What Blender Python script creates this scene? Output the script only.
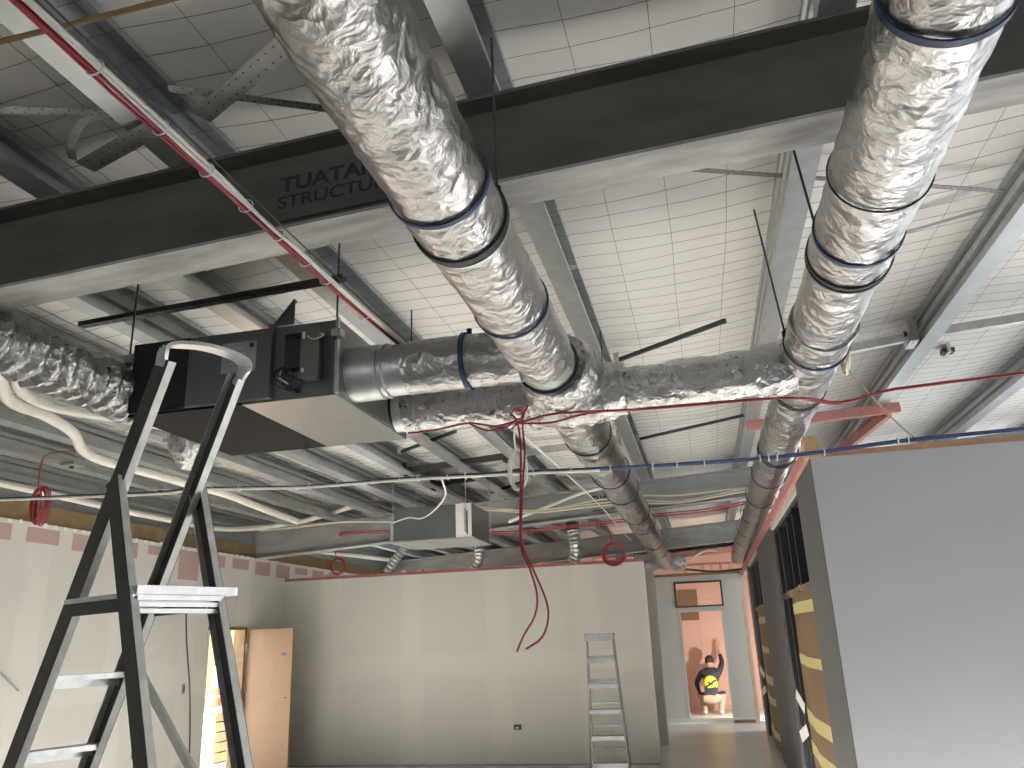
import bpy, math, random
from mathutils import Vector, Matrix, noise, Euler

for o in list(bpy.data.objects): bpy.data.objects.remove(o, do_unlink=True)
S = bpy.context.scene
COL = S.collection
rad = math.radians

# ------------------------------------------------------------------ camera
cam = bpy.data.cameras.new('camera')
cam.sensor_width = 36.0
cam.lens = 800.0 / 1024.0 * 36.0
cam.clip_start = 0.05
cam_o = bpy.data.objects.new('camera', cam)
COL.objects.link(cam_o)
_M = (Matrix.Rotation(rad(12.54), 3, 'Z') @ Matrix.Rotation(rad(17.64), 3, 'X') @ Matrix.Rotation(rad(2.25), 3, 'Y'))
_r, _f, _u = _M.col[0], _M.col[1], _M.col[2]
cam_o.matrix_world = Matrix(((_r[0], _u[0], -_f[0], 0.0), (_r[1], _u[1], -_f[1], 0.0), (_r[2], _u[2], -_f[2], 1.7), (0, 0, 0, 1)))
S.camera = cam_o

# ------------------------------------------------------------------ world, daylight, exposure
W = bpy.data.worlds.new('overcast_sky')
S.world = W
W.use_nodes = True
bg = W.node_tree.nodes['Background']
bg.inputs['Color'].default_value = (0.93, 0.97, 1.0, 1)
bg.inputs['Strength'].default_value = 4.3

XL_ = -6.50
def portal(name, loc, rot, sx, sy):
    l = bpy.data.lights.new(name, 'AREA')
    l.shape = 'RECTANGLE'; l.size = sx; l.size_y = sy
    l.cycles.is_portal = True
    o = bpy.data.objects.new(name, l)
    o.location = loc; o.rotation_euler = rot
    COL.objects.link(o)
portal('daylight_portal', (10.95, 1.4, 1.3), (0, rad(90), 0), 2.4, 7.8)
portal('daylight_portal', (5.95, 10.0, 2.0), (0, rad(90), 0), 3.8, 8.2)
portal('daylight_portal', (3.55, 15.9, 2.0), (0, rad(90), 0), 3.8, 3.1)
portal('daylight_portal', (-1.1, -8.95, 2.4), (rad(90), 0, 0), 10.2, 0.8)
portal('daylight_portal', (XL_, 14.75, 1.3), (0, rad(-90), 0), 2.55, 5.0)

# low sun through a made-up clerestory behind the viewer: falls on the floor below the frame and lights the roof by bounce
sun = bpy.data.lights.new('low_sun', 'SUN'); sun.energy = 54; sun.angle = rad(0.9); sun.color = (1.0, 0.965, 0.91)
sun_o = bpy.data.objects.new('low_sun', sun); sun_o.rotation_euler = (rad(90) - math.atan(0.15), 0, 0); sun_o.location = (0, -20, 8)
COL.objects.link(sun_o)

V = S.view_settings
V.view_transform = 'Standard'
V.look = 'None'
V.gamma = 1.0
V.use_curve_mapping = False
V.exposure = 0.55

# ------------------------------------------------------------------ materials
MATS = {}
def nt(name):
    m = bpy.data.materials.new(name); m.use_nodes = True
    MATS[name] = m
    t = m.node_tree
    return m, t, t.nodes['Principled BSDF']
def N(t, kind, **kw):
    n = t.nodes.new(kind)
    for k, v in kw.items():
        if k in n.inputs: n.inputs[k].default_value = v
        else: setattr(n, k, v)
    return n
def mat(name, col, rough=0.6, metal=0.0, var=0.12, vscale=4.0, bump=0.0, bscale=40.0, spec=None, detail=4.0, stretch=None):
    m, t, b = nt(name)
    tc = N(t, 'ShaderNodeTexCoord')
    src = tc.outputs['Object']
    if stretch:
        mp = N(t, 'ShaderNodeMapping'); mp.inputs['Scale'].default_value = stretch
        t.links.new(src, mp.inputs['Vector']); src = mp.outputs['Vector']
    n1 = N(t, 'ShaderNodeTexNoise', Scale=vscale, Detail=detail, Roughness=0.6)
    t.links.new(src, n1.inputs['Vector'])
    r = N(t, 'ShaderNodeValToRGB')
    r.color_ramp.elements[0].position = 0.3; r.color_ramp.elements[1].position = 0.7
    c = Vector(col)
    r.color_ramp.elements[0].color = (*(c * (1 - var)), 1)
    r.color_ramp.elements[1].color = (*[min(1, x) for x in c * (1 + var)], 1)
    t.links.new(n1.outputs['Fac'], r.inputs['Fac'])
    t.links.new(r.outputs['Color'], b.inputs['Base Color'])
    b.inputs['Roughness'].default_value = rough
    b.inputs['Metallic'].default_value = metal
    if spec is not None: b.inputs['Specular IOR Level'].default_value = spec
    if bump > 0:
        n2 = N(t, 'ShaderNodeTexNoise', Scale=bscale, Detail=5.0)
        t.links.new(src, n2.inputs['Vector'])
        bp = N(t, 'ShaderNodeBump', Strength=bump, Distance=0.02)
        t.links.new(n2.outputs['Fac'], bp.inputs['Height'])
        t.links.new(bp.outputs['Normal'], b.inputs['Normal'])
    return m

def foil_mat(name, col, rough, s1, bstr):
    m, t, b = nt(name)
    tc = N(t, 'ShaderNodeTexCoord')
    nz = N(t, 'ShaderNodeTexNoise', Scale=6.0, Detail=3.0)
    t.links.new(tc.outputs['Object'], nz.inputs['Vector'])
    mx = N(t, 'ShaderNodeMixRGB', blend_type='ADD'); mx.inputs['Fac'].default_value = 0.25
    t.links.new(tc.outputs['Object'], mx.inputs['Color1']); t.links.new(nz.outputs['Color'], mx.inputs['Color2'])
    v1 = N(t, 'ShaderNodeTexVoronoi', Scale=s1); v1.feature = 'F1'
    t.links.new(mx.outputs['Color'], v1.inputs['Vector'])
    n2 = N(t, 'ShaderNodeTexNoise', Scale=s1 * 1.6, Detail=6.0, Distortion=1.2)
    t.links.new(tc.outputs['Object'], n2.inputs['Vector'])
    ad = N(t, 'ShaderNodeMath', operation='ADD')
    t.links.new(v1.outputs['Distance'], ad.inputs[0]); t.links.new(n2.outputs['Fac'], ad.inputs[1])
    bp = N(t, 'ShaderNodeBump', Strength=bstr, Distance=0.035)
    t.links.new(ad.outputs[0], bp.inputs['Height'])
    t.links.new(bp.outputs['Normal'], b.inputs['Normal'])
    b.inputs['Base Color'].default_value = (*col, 1)
    b.inputs['Metallic'].default_value = 1.0
    rr = N(t, 'ShaderNodeMapRange'); rr.inputs['To Min'].default_value = rough * 0.7; rr.inputs['To Max'].default_value = rough * 1.5
    t.links.new(n2.outputs['Fac'], rr.inputs['Value'])
    t.links.new(rr.outputs['Result'], b.inputs['Roughness'])
    return m

foil = foil_mat('foil_wrap', (0.44, 0.435, 0.43), 0.30, 9.0, 0.38)
foil2 = foil_mat('crumpled_foil', (0.48, 0.475, 0.47), 0.27, 12.0, 0.42)
strap_steel = mat('dull_strap_steel', (0.27, 0.27, 0.265), 0.45, 0.7, 0.15, 14)
galv = mat('galvanised_steel', (0.56, 0.57, 0.57), 0.38, 0.9, 0.14, 14.0, 0.05, 60)
galv_purlin = mat('galvanised_purlin', (0.45, 0.475, 0.48), 0.36, 0.75, 0.10, 9.0)
sheet = mat('duct_sheet_metal', (0.20, 0.212, 0.212), 0.36, 0.75, 0.06, 5.0)
reflection_dark = mat('dark_reflection_sheet', (0.014, 0.014, 0.013), 0.75, 0.0, 0.1, 8, spec=0.12)
sheet_bright = mat('bright_sheet_metal', (0.22, 0.215, 0.205), 0.40, 0.85, 0.06, 6.0)
beam_tone = mat('beam_dark_grey', (0.09, 0.086, 0.08), 0.55, 0.0, 0.25, 2.2, 0.04, 30, stretch=(1, 1, 3))  # darker tone for the nearest rafter's web and top flange
beam_grey = mat('beam_mid_grey', (0.27, 0.272, 0.265), 0.55, 0.1, 0.22, 2.2, 0.04, 30, stretch=(1, 1, 3))  # lighter tone for the two farther rafters
beam_flange = mat('beam_scuffed_galvanising', (0.38, 0.375, 0.36), 0.6, 0.1, 0.42, 3.4, 0.06, 20, detail=7.0, stretch=(.6, 2.5, 1))
ink = mat('stencil_ink', (0.02, 0.02, 0.02), 0.6, 0, 0.1, 10)
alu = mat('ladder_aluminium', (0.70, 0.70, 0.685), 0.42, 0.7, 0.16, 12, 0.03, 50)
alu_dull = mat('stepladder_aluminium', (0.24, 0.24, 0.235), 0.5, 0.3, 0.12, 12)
alu_shaded = mat('ladder_shaded_aluminium', (0.055, 0.055, 0.05), 0.5, 0.2, 0.2, 9, 0.03, 50)  # shade on stile sides and rails painted in as darker aluminium
black_plastic = mat('black_plastic', (0.02, 0.02, 0.022), 0.5, 0, 0.1, 10)
black_foam = mat('black_foam', (0.012, 0.012, 0.012), 0.85, 0, 0.1, 20)
blue_band = mat('blue_strap', (0.018, 0.04, 0.12), 0.5, 0, 0.12, 20)
red_cable = mat('red_cable', (0.33, 0.022, 0.042), 0.45, 0, 0.1, 8)
blue_cable = mat('blue_cable', (0.025, 0.05, 0.15), 0.45, 0, 0.15, 8)
white_cable = mat('white_cable', (0.78, 0.76, 0.71), 0.5, 0, 0.06, 8)
cream_cable = mat('cream_cable', (0.66, 0.60, 0.46), 0.5, 0, 0.08, 8)
grey_cable = mat('grey_cable', (0.30, 0.30, 0.29), 0.5, 0, 0.08, 8)
pipe_lag = mat('pipe_lagging', (0.74, 0.71, 0.64), 0.7, 0, 0.07, 8, 0.05, 30)
pink_timber = mat('pink_timber', (0.56, 0.25, 0.22), 0.7, 0, 0.14, 6, 0.05, 40, stretch=(1, 1, 1))
dark_pink = mat('dark_pink_timber', (0.34, 0.11, 0.10), 0.7, 0, 0.18, 6, 0.05, 40)
raw_timber = mat('raw_timber', (0.62, 0.42, 0.24), 0.7, 0, 0.15, 7, 0.05, 40)
red_timber = mat('reddish_timber', (0.50, 0.27, 0.16), 0.7, 0, 0.15, 7, 0.05, 40)
brown_timber = mat('brown_timber', (0.22, 0.15, 0.075), 0.75, 0, 0.2, 6, 0.05, 40)
door_ply = mat('door_hardboard', (0.31, 0.20, 0.12), 0.6, 0, 0.06, 7)
grey_paint = mat('grey_jamb_paint', (0.115, 0.115, 0.12), 0.55, 0, 0.03, 3)
trim_paint = mat('pale_trim', (0.60, 0.59, 0.56), 0.6, 0, 0.04, 5)
black_alu = mat('black_joinery', (0.018, 0.02, 0.023), 0.35, 0.2, 0.1, 5)
dark_glass_m, t_, b_ = nt('tinted_glass')
b_.inputs['Base Color'].default_value = (0.02, 0.025, 0.03, 1); b_.inputs['Roughness'].default_value = 0.05
b_.inputs['Transmission Weight'].default_value = 0.25
brown_paper = mat('brown_wrapping_paper', (0.20, 0.125, 0.065), 0.6, 0, 0.08, 4, 0.12, 7)
tape_m = mat('yellow_tape', (0.60, 0.50, 0.22), 0.55, 0, 0.06, 12)
white_paper = mat('white_paper', (0.78, 0.77, 0.74), 0.7, 0, 0.05, 10)
pink_wall_m = mat('pink_plasterboard', (0.66, 0.42, 0.345), 0.75, 0, 0.03, 2)
concrete = mat('concrete_floor', (0.60, 0.59, 0.56), 0.30, 0, 0.10, 1.3, 0.03, 20)
asphalt = mat('pale_paving', (0.55, 0.545, 0.53), 0.9, 0, 0.15, 3)
steel_dark = mat('dark_steel', (0.07, 0.07, 0.07), 0.5, 0.4, 0.15, 20)
wire_m = mat('mesh_wire', (0.16, 0.155, 0.15), 0.5, 0.3, 0.1, 10)
skin_m = mat('skin', (0.62, 0.40, 0.30), 0.6, 0, 0.04, 8)
navy = mat('navy_cloth', (0.035, 0.04, 0.055), 0.85, 0, 0.15, 12)
beige = mat('beige_cloth', (0.42, 0.35, 0.26), 0.85, 0, 0.12, 10)
hivis = mat('hi_vis_yellow', (0.72, 0.90, 0.06), 0.6, 0, 0.04, 10)
hair_m = mat('dark_hair', (0.03, 0.02, 0.015), 0.7, 0, 0.2, 30)
red_plastic = mat('red_plastic', (0.75, 0.06, 0.03), 0.4, 0, 0.05, 10)
blue_plastic = mat('blue_plastic', (0.05, 0.12, 0.35), 0.4, 0, 0.05, 10)
plaster_out = mat('sunlit_render', (0.62, 0.42, 0.20), 0.8, 0, 0.06, 2)
sticker = mat('rating_plate', (0.40, 0.41, 0.41), 0.5, 0.2, 0.08, 30)

# plasterboard, stopped and sanded: compound bands over the sheet joints (real colour of the filler)
def stopped_wall(name, base, fill, axis, period, bandz, off=0.0):
    m, t, b = nt(name)
    tc = N(t, 'ShaderNodeTexCoord'); sp = N(t, 'ShaderNodeSeparateXYZ')
    t.links.new(tc.outputs['Object'], sp.inputs[0])
    nz = N(t, 'ShaderNodeTexNoise', Scale=2.3, Detail=3.0); t.links.new(tc.outputs['Object'], nz.inputs['Vector'])
    def M(op, a, bb=None):
        n = N(t, 'ShaderNodeMath', operation=op)
        for i, q in enumerate((a, bb)):
            if q is None: continue
            if isinstance(q, (int, float)): n.inputs[i].default_value = q
            else: t.links.new(q, n.inputs[i])
        return n.outputs[0]
    wob = M('MULTIPLY', M('SUBTRACT', nz.outputs['Fac'], 0.5), 0.25)
    a = M('ADD', M('ADD', sp.outputs[axis], wob), off)
    v = M('ABSOLUTE', M('SUBTRACT', M('FRACT', M('DIVIDE', a, period)), 0.5))
    vb = N(t, 'ShaderNodeMapRange', interpolation_type='SMOOTHSTEP'); vb.inputs['From Min'].default_value = 0.10; vb.inputs['From Max'].default_value = 0.15
    vb.inputs['To Min'].default_value = 1; vb.inputs['To Max'].default_value = 0
    t.links.new(v, vb.inputs['Value'])
    zz = M('ABSOLUTE', M('SUBTRACT', M('ADD', sp.outputs[2], wob), bandz))
    hb = N(t, 'ShaderNodeMapRange', interpolation_type='SMOOTHSTEP'); hb.inputs['From Min'].default_value = 0.13; hb.inputs['From Max'].default_value = 0.2
    hb.inputs['To Min'].default_value = 1; hb.inputs['To Max'].default_value = 0
    t.links.new(zz, hb.inputs['Value'])
    f = M('MAXIMUM', vb.outputs[0], hb.outputs[0])
    # dabs of filler over the screws
    vo = N(t, 'ShaderNodeTexVoronoi', Scale=1.5); t.links.new(tc.outputs['Object'], vo.inputs['Vector'])
    db = N(t, 'ShaderNodeMapRange', interpolation_type='SMOOTHSTEP'); db.inputs['From Min'].default_value = 0.06; db.inputs['From Max'].default_value = 0.13
    db.inputs['To Min'].default_value = 0.7; db.inputs['To Max'].default_value = 0
    t.links.new(vo.outputs['Distance'], db.inputs['Value'])
    f = M('MAXIMUM', f, db.outputs[0])
    mx = N(t, 'ShaderNodeMixRGB'); mx.inputs['Color1'].default_value = (*base, 1); mx.inputs['Color2'].default_value = (*fill, 1)
    t.links.new(M('MULTIPLY', f, 0.5), mx.inputs['Fac'])
    t.links.new(mx.outputs['Color'], b.inputs['Base Color'])
    b.inputs['Roughness'].default_value = 0.75
    return m, t, b, sp, M, mx, nz
plaster_mid = stopped_wall('stopped_plasterboard', (0.53, 0.515, 0.47), (0.60, 0.575, 0.52), 0, 1.35, 1.36)[0]
plaster_far = stopped_wall('grey_plasterboard', (0.50, 0.49, 0.45), (0.55, 0.535, 0.49), 0, 1.2, 1.4)[0]
plaster_left, t, b, sp, M, mx, nz = stopped_wall('left_plasterboard', (0.63, 0.62, 0.58), (0.72, 0.71, 0.67), 1, 1.3, 1.36, 0.4)
# bare pink board still showing between the filler at the top of the left wall
fl = M('FRACT', M('DIVIDE', sp.outputs[1], 0.62))
blk = N(t, 'ShaderNodeTexNoise', Scale=1.0, Detail=0.0); blk.noise_dimensions = '1D'
t.links.new(M('MULTIPLY', M('FLOOR', M('DIVIDE', sp.outputs[1], 0.62)), 7.31), blk.inputs['W'])
zlim = M('ADD', 2.55, M('MULTIPLY', blk.outputs['Fac'], 0.45))
pf = M('MULTIPLY', M('GREATER_THAN', sp.outputs[2], zlim), M('MULTIPLY', M('LESS_THAN', fl, 0.70), M('LESS_THAN', sp.outputs[2], 2.955)))
mp = N(t, 'ShaderNodeMixRGB'); mp.inputs['Color2'].default_value = (0.44, 0.27, 0.25, 1)
t.links.new(mx.outputs['Color'], mp.inputs['Color1']); t.links.new(M('MULTIPLY', pf, 0.85), mp.inputs['Fac'])
t.links.new(mp.outputs['Color'], b.inputs['Base Color'])
grey_wall = mat('pale_grey_wall', (0.465, 0.475, 0.505), 0.6, 0, 0.025, 1.2)

# roof blanket: pale facing, softly quilted
blanket_m, t, b = nt('insulation_facing')
tc = N(t, 'ShaderNodeTexCoord'); nz = N(t, 'ShaderNodeTexNoise', Scale=3.0, Detail=4.0)
t.links.new(tc.outputs['Object'], nz.inputs['Vector'])
rp = N(t, 'ShaderNodeValToRGB'); rp.color_ramp.elements[0].color = (0.74, 0.725, 0.69, 1); rp.color_ramp.elements[1].color = (0.84, 0.825, 0.79, 1)
t.links.new(nz.outputs['Fac'], rp.inputs['Fac']); t.links.new(rp.outputs['Color'], b.inputs['Base Color'])
b.inputs['Roughness'].default_value = 0.65

# ------------------------------------------------------------------ mesh builder
ORG = {}
class MB:
    def __init__(s): s.v = []; s.f = []; s.m = []
    def add(s, vs, fs, mi=0):
        k = len(s.v); s.v += [Vector(q) for q in vs]; s.f += [tuple(i + k for i in q) for q in fs]; s.m += [mi] * len(fs)
        return s
    def box(s, x0, x1, y0, y1, z0, z1, mi=0):
        return s.add([(x, y, z) for x in (x0, x1) for y in (y0, y1) for z in (z0, z1)],
                     [(0, 1, 3, 2), (4, 6, 7, 5), (0, 4, 5, 1), (2, 3, 7, 6), (0, 2, 6, 4), (1, 5, 7, 3)], mi)
    def bar(s, p0, p1, w, h, side=(1, 0, 0), mi=0):
        """box from p0 to p1; w along side, h across"""
        p0 = Vector(p0); p1 = Vector(p1); d = (p1 - p0).normalized()
        a = Vector(side); a = (a - d * a.dot(d)).normalized(); c = d.cross(a)
        vs = []
        for p in (p0, p1):
            for i, j in ((-1, -1), (1, -1), (1, 1), (-1, 1)): vs.append(p + a * (w / 2 * i) + c * (h / 2 * j))
        return s.add(vs, [(3, 2, 1, 0), (4, 5, 6, 7), (0, 1, 5, 4), (1, 2, 6, 5), (2, 3, 7, 6), (3, 0, 4, 7)], mi)
    def tube(s, pts, r, n=8, cap=True, mi=0, closed=False):
        pts = [Vector(p) for p in pts]; L = len(pts); k0 = len(s.v)
        up = None; vs = []; fs = []
        for i, p in enumerate(pts):
            if closed: d = pts[(i + 1) % L] - pts[i - 1]
            else: d = pts[min(i + 1, L - 1)] - pts[max(i - 1, 0)]
            d.normalize()
            if up is None: up = Vector((0, 0, 1)) if abs(d.z) < 0.9 else Vector((1, 0, 0))
            a = up - d * up.dot(d); a.normalize(); up = a; c = d.cross(a)
            rr = r[i] if isinstance(r, (list, tuple)) else r
            for k in range(n):
                t = 2 * math.pi * k / n
                vs.append(p + (a * math.cos(t) + c * math.sin(t)) * rr)
        for i in range(L if closed else L - 1):
            for k in range(n):
                j = (i + 1) % L
                fs.append((i * n + k, j * n + k, j * n + (k + 1) % n, i * n + (k + 1) % n))
        if cap and not closed:
            fs.append(tuple(range(n))); fs.append(tuple((L - 1) * n + k for k in reversed(range(n))))
        return s.add(vs, fs, mi)
    def extrude(s, prof, fn0, fn1, closed=True, mi=0):
        n = len(prof); vs = [fn0(*q) for q in prof] + [fn1(*q) for q in prof]
        fs = [(i, (i + 1) % n, n + (i + 1) % n, n + i) for i in range(n)]
        fs += [tuple(reversed(range(n))), tuple(range(n, 2 * n))]
        return s.add(vs, fs, mi)
    def build(s, name, m, parent=None, smooth=False, bevel=0.0):
        me = bpy.data.meshes.new(name)
        og = ORG.get(parent.name, Vector()) if parent else Vector()
        me.from_pydata([tuple(q - og) for q in s.v], [], s.f)
        ms = m if isinstance(m, (list, tuple)) else [m]
        for q in ms: me.materials.append(q)
        if len(ms) > 1: me.polygons.foreach_set('material_index', s.m)
        if smooth:
            me.shade_smooth(); me.set_sharp_from_angle(angle=rad(42))
        me.update()
        o = bpy.data.objects.new(name, me); COL.objects.link(o)
        if parent: o.parent = parent; ORG[o.name] = og.copy()
        else: ORG[o.name] = Vector()
        if bevel > 0:
            bv = o.modifiers.new('edge', 'BEVEL'); bv.width = bevel; bv.segments = 2; bv.limit_method = 'ANGLE'
        return o
def tag(o, label, cat, group=None, kind=None):
    o['label'] = label; o['category'] = cat
    if group: o['group'] = group
    if kind: o['kind'] = kind
    return o
def thing(name, label, cat, loc=(0, 0, 0), group=None):
    o = bpy.data.objects.new(name, None); o.empty_display_size = 0.1
    o.location = loc; COL.objects.link(o); ORG[o.name] = Vector(loc)
    return tag(o, label, cat, group)
def struct(name, label, cat, loc=(0, 0, 0)):
    o = thing(name, label, cat, loc); o['kind'] = 'structure'; return o
def spline(pts, step=0.06):
    pts = [Vector(p) for p in pts]; out = []
    P = [pts[0] * 2 - pts[1]] + pts + [pts[-1] * 2 - pts[-2]]
    for i in range(1, len(P) - 2):
        a, b, c, d = P[i - 1:i + 3]; n = max(2, int((c - b).length / step))
        for k in range(n):
            t = k / n
            out.append(0.5 * ((2 * b) + (c - a) * t + (2 * a - 5 * b + 4 * c - d) * t * t + (3 * b - a - 3 * c + d) * t ** 3))
    out.append(pts[-1]); return out
def ring(c, r, tube_r, axis='Y', n=40, m=8, mb=None, sx=1.0):
    mb = mb or MB(); pts = []
    for k in range(n):
        t = 2 * math.pi * k / n; a, b = math.cos(t) * r * sx, math.sin(t) * r
        pts.append(Vector(c) + {'Y': Vector((a, 0, b)), 'X': Vector((0, a, b)), 'Z': Vector((a, b, 0))}[axis])
    return mb.tube(pts, tube_r, m, closed=True)
def band(c, r, w, th, axis, n=44, tilt=0.0):
    """flat strap around a duct"""
    mb = MB(); vs = []; fs = []
    for k in range(n):
        t = 2 * math.pi * k / n
        for rr, y in ((r, -w / 2), (r + th, -w / 2), (r + th, w / 2), (r, w / 2)):
            a, b = math.cos(t) * rr, math.sin(t) * rr; y2 = y + tilt * b
            vs.append(Vector(c) + (Vector((a, y2, b)) if axis == 'Y' else Vector((y2, a, b))))
    for k in range(n):
        j = (k + 1) % n
        for q in range(4): fs.append((k * 4 + q, k * 4 + (q + 1) % 4, j * 4 + (q + 1) % 4, j * 4 + q))
    return mb.add(vs, fs)
def foil_tube(pts, r, amp, seed=0.0, n=56, rip=0.0, step=0.022, freq=7.0, cap=True):
    """wrinkled foil sleeve along a path, displaced in the mesh"""
    pts = spline(pts, step); L = len(pts); mb = MB(); vs = []; fs = []; up = None
    for i, p in enumerate(pts):
        d = (pts[min(i + 1, L - 1)] - pts[max(i - 1, 0)]).normalized()
        if up is None: up = Vector((0, 0, 1)) if abs(d.z) < 0.9 else Vector((1, 0, 0))
        a = (up - d * up.dot(d)).normalized(); up = a; c = d.cross(a)
        r0 = r(i / (L - 1)) if callable(r) else r
        for k in range(n):
            t = 2 * math.pi * k / n; e = a * math.cos(t) + c * math.sin(t)
            q = p + e * r0 + Vector((seed, seed * 1.7, 0))
            h = noise.noise(q * freq) * 0.55 + (abs(noise.noise(q * freq * 2.3)) - 0.25) * 0.8 + (abs(noise.noise(q * freq * 5.1)) - 0.25) * 0.35
            if rip: h += math.sin(i * rip + 2.2 * noise.noise(q * 5)) * 0.7
            vs.append(p + e * (r0 + amp * h))
    for i in range(L - 1):
        for k in range(n): fs.append((i * n + k, (i + 1) * n + k, (i + 1) * n + (k + 1) % n, i * n + (k + 1) % n))
    if cap: fs.append(tuple(range(n))); fs.append(tuple((L - 1) * n + k for k in reversed(range(n))))
    return mb.add(vs, fs)

ZB = lambda x: 3.34 + 0.055 * x          # underside of the rafters
ZP = lambda x: 3.74 + 0.055 * x          # underside of the purlins
ZR = lambda x: 3.99 + 0.055 * x          # insulation facing

# ================================================================== STRUCTURE
XL = -6.53
o = MB().box(-12, 3.7, -9.2, 24.2, -0.12, 0).box(3.7, 6.2, -9.2, 14.25, -0.12, 0).box(6.2, 11.3, -9.2, 5.8, -.12, 0).build('floor', concrete); tag(o, 'pale dusty concrete floor slab', 'floor', kind='structure')

# ---- left wall with door opening, plus unseen far opening added to light the corridor
wl = struct('wall_left', 'pale stopped plasterboard side wall with bare pink patches along its top', 'wall', (XL, 8, 0))
mb = MB().box(XL - .12, XL, -9, 10.02, 0, 3.0).box(XL - .12, XL, 10.02, 10.93, 1.97, 3.0).box(XL - .12, XL, 10.93, 12.2, 0, 3.0).box(XL - .12, XL, 12.2, 17.3, 2.6, 3.0).box(XL - .12, XL, 17.3, 24, 0, 3.0)
mb.build('plasterboard', plaster_left, wl)
MB().box(XL - .14, XL - .03, -9, 24, 3.0, 3.19).build('timber_band', brown_timber, wl)
MB().box(XL - .16, XL - .10, -9, 24, 3.19, 3.75).build('eaves_sheet', galv_purlin, wl)
rnd = random.Random(4)
mb = MB()
for k in range(46):
    y = 5.2 + k * 0.145 + rnd.uniform(-.02, .02)
    mb.box(XL, XL + .004, y, y + rnd.uniform(.03, .06), 2.965, 2.998 + rnd.uniform(0, .012))
o = mb.build('filler_dab', white_paper, wl); o['kind'] = 'stuff'
# small wall boxes on the left wall
for (y, z) in ((9.55, 1.25), (8.7, .62)):
    o = thing('wall_socket_box', 'small grey flush box in the left wall %s' % ('beside the door opening' if y > 9 else 'low behind the platform ladder'), 'socket', (XL, y, z))
    MB().box(XL, XL + .012, y - .025, y + .025, z - .06, z + .06).build('plate', grey_cable, o)
    MB().box(XL + .012, XL + .016, y - .012, y + .012, z - .035, z + .035).build('recess', black_plastic, o)

# ---- middle wall
wm = struct('wall_back', 'long stopped plasterboard wall across the middle of the room', 'wall', (-3.7, 12, 0))
MB().box(-6.60, -.815, 12.0, 12.1, 0.02, 2.7).build('plasterboard', plaster_mid, wm)
MB().box(-6.60, -.83, 12.01, 12.09, 2.7, 2.745).build('top_plate', dark_pink, wm)
MB().box(-.823, -.808, 11.994, 12.106, 0.02, 2.70).build('corner_bead', trim_paint, wm)
MB().box(-6.5, -.82, 11.985, 12.0, 0.0, 0.022).build('base_packer', grey_cable, wm)
for i, x in enumerate((-5.9, -4.55, -4.3, -3.45, -2.35, -1.5, -1.05)):
    MB().box(x, x + .09, 12.0, 12.09, 2.745, 2.775).build('packer_block', raw_timber if i % 2 else pink_timber, wm)
o = thing('power_outlet', 'small black flush outlet box low on the middle wall', 'outlet', (-2.78, 12, .5))
MB().box(-2.835, -2.725, 11.985, 12.0, .465, .535).build('flush_box', black_plastic, o)
MB().box(-2.80, -2.77, 11.98, 11.985, .48, .50).build('terminal', white_paper, o)

# wall stub behind, corridor side
ws = struct('wall_corridor', 'narrow plasterboard wall end beyond the middle wall', 'wall', (-2, 14, 0))
MB().box(-4.5, -.81, 14.0, 14.1, 0, 2.72).build('plasterboard', plaster_far, ws)
MB().box(-.817, -.80, 13.994, 14.106, 0, 2.72).build('corner_bead', trim_paint, ws)

# ---- far corridor wall with doorway and transom light
FY = 17.35
wf = struct('wall_far', 'grey plasterboard wall closing the corridor with a doorway', 'wall', (0, FY, 0))
dx0, dx1, dz = -.52, .285, 2.08
tx0, tx1, tz0, tz1 = -.605, .357, 2.17, 2.685
mb = MB().box(-4.5, tx0, FY, FY + .1, 0, 2.8).box(tx1, .80, FY, FY + .1, 0, 2.8).box(tx0, tx1, FY, FY + .1, tz1, 2.8)
mb.box(tx0, tx1, FY, FY + .1, dz, tz0).box(tx0, dx0, FY, FY + .1, 0, dz).box(dx1, tx1, FY, FY + .1, 0, dz)
mb.build('plasterboard', plaster_far, wf)
wt = struct('window_1', 'wide transom light with black frame above the far doorway', 'window', (0, FY, 2.4))
for n_, a in (('head_rail', (tx0, tx1, tz1 - .035, tz1)), ('sill_rail', (tx0, tx1, tz0, tz0 + .035)), ('jamb', (tx0, tx0 + .035, tz0 + .035, tz1 - .035)), ('jamb', (tx1 - .035, tx1, tz0 + .035, tz1 - .035))):
    MB().box(a[0], a[1], FY - .02, FY + .09, a[2], a[3]).build(n_, black_alu, wt)
df = struct('trim_1', 'pale door lining around the far doorway', 'trim', (0, FY, 0))
for a in ((dx0 - .03, dx0, 0, dz + .03), (dx1, dx1 + .03, 0, dz + .03), (dx0, dx1, dz, dz + .03)):
    MB().box(a[0], a[1], FY - .012, FY + .11, a[2], a[3]).build('lining', trim_paint, df)
MB().box(-2.5, .8, FY - .01, FY, 0, .07).build('skirting', trim_paint, wf)

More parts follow.
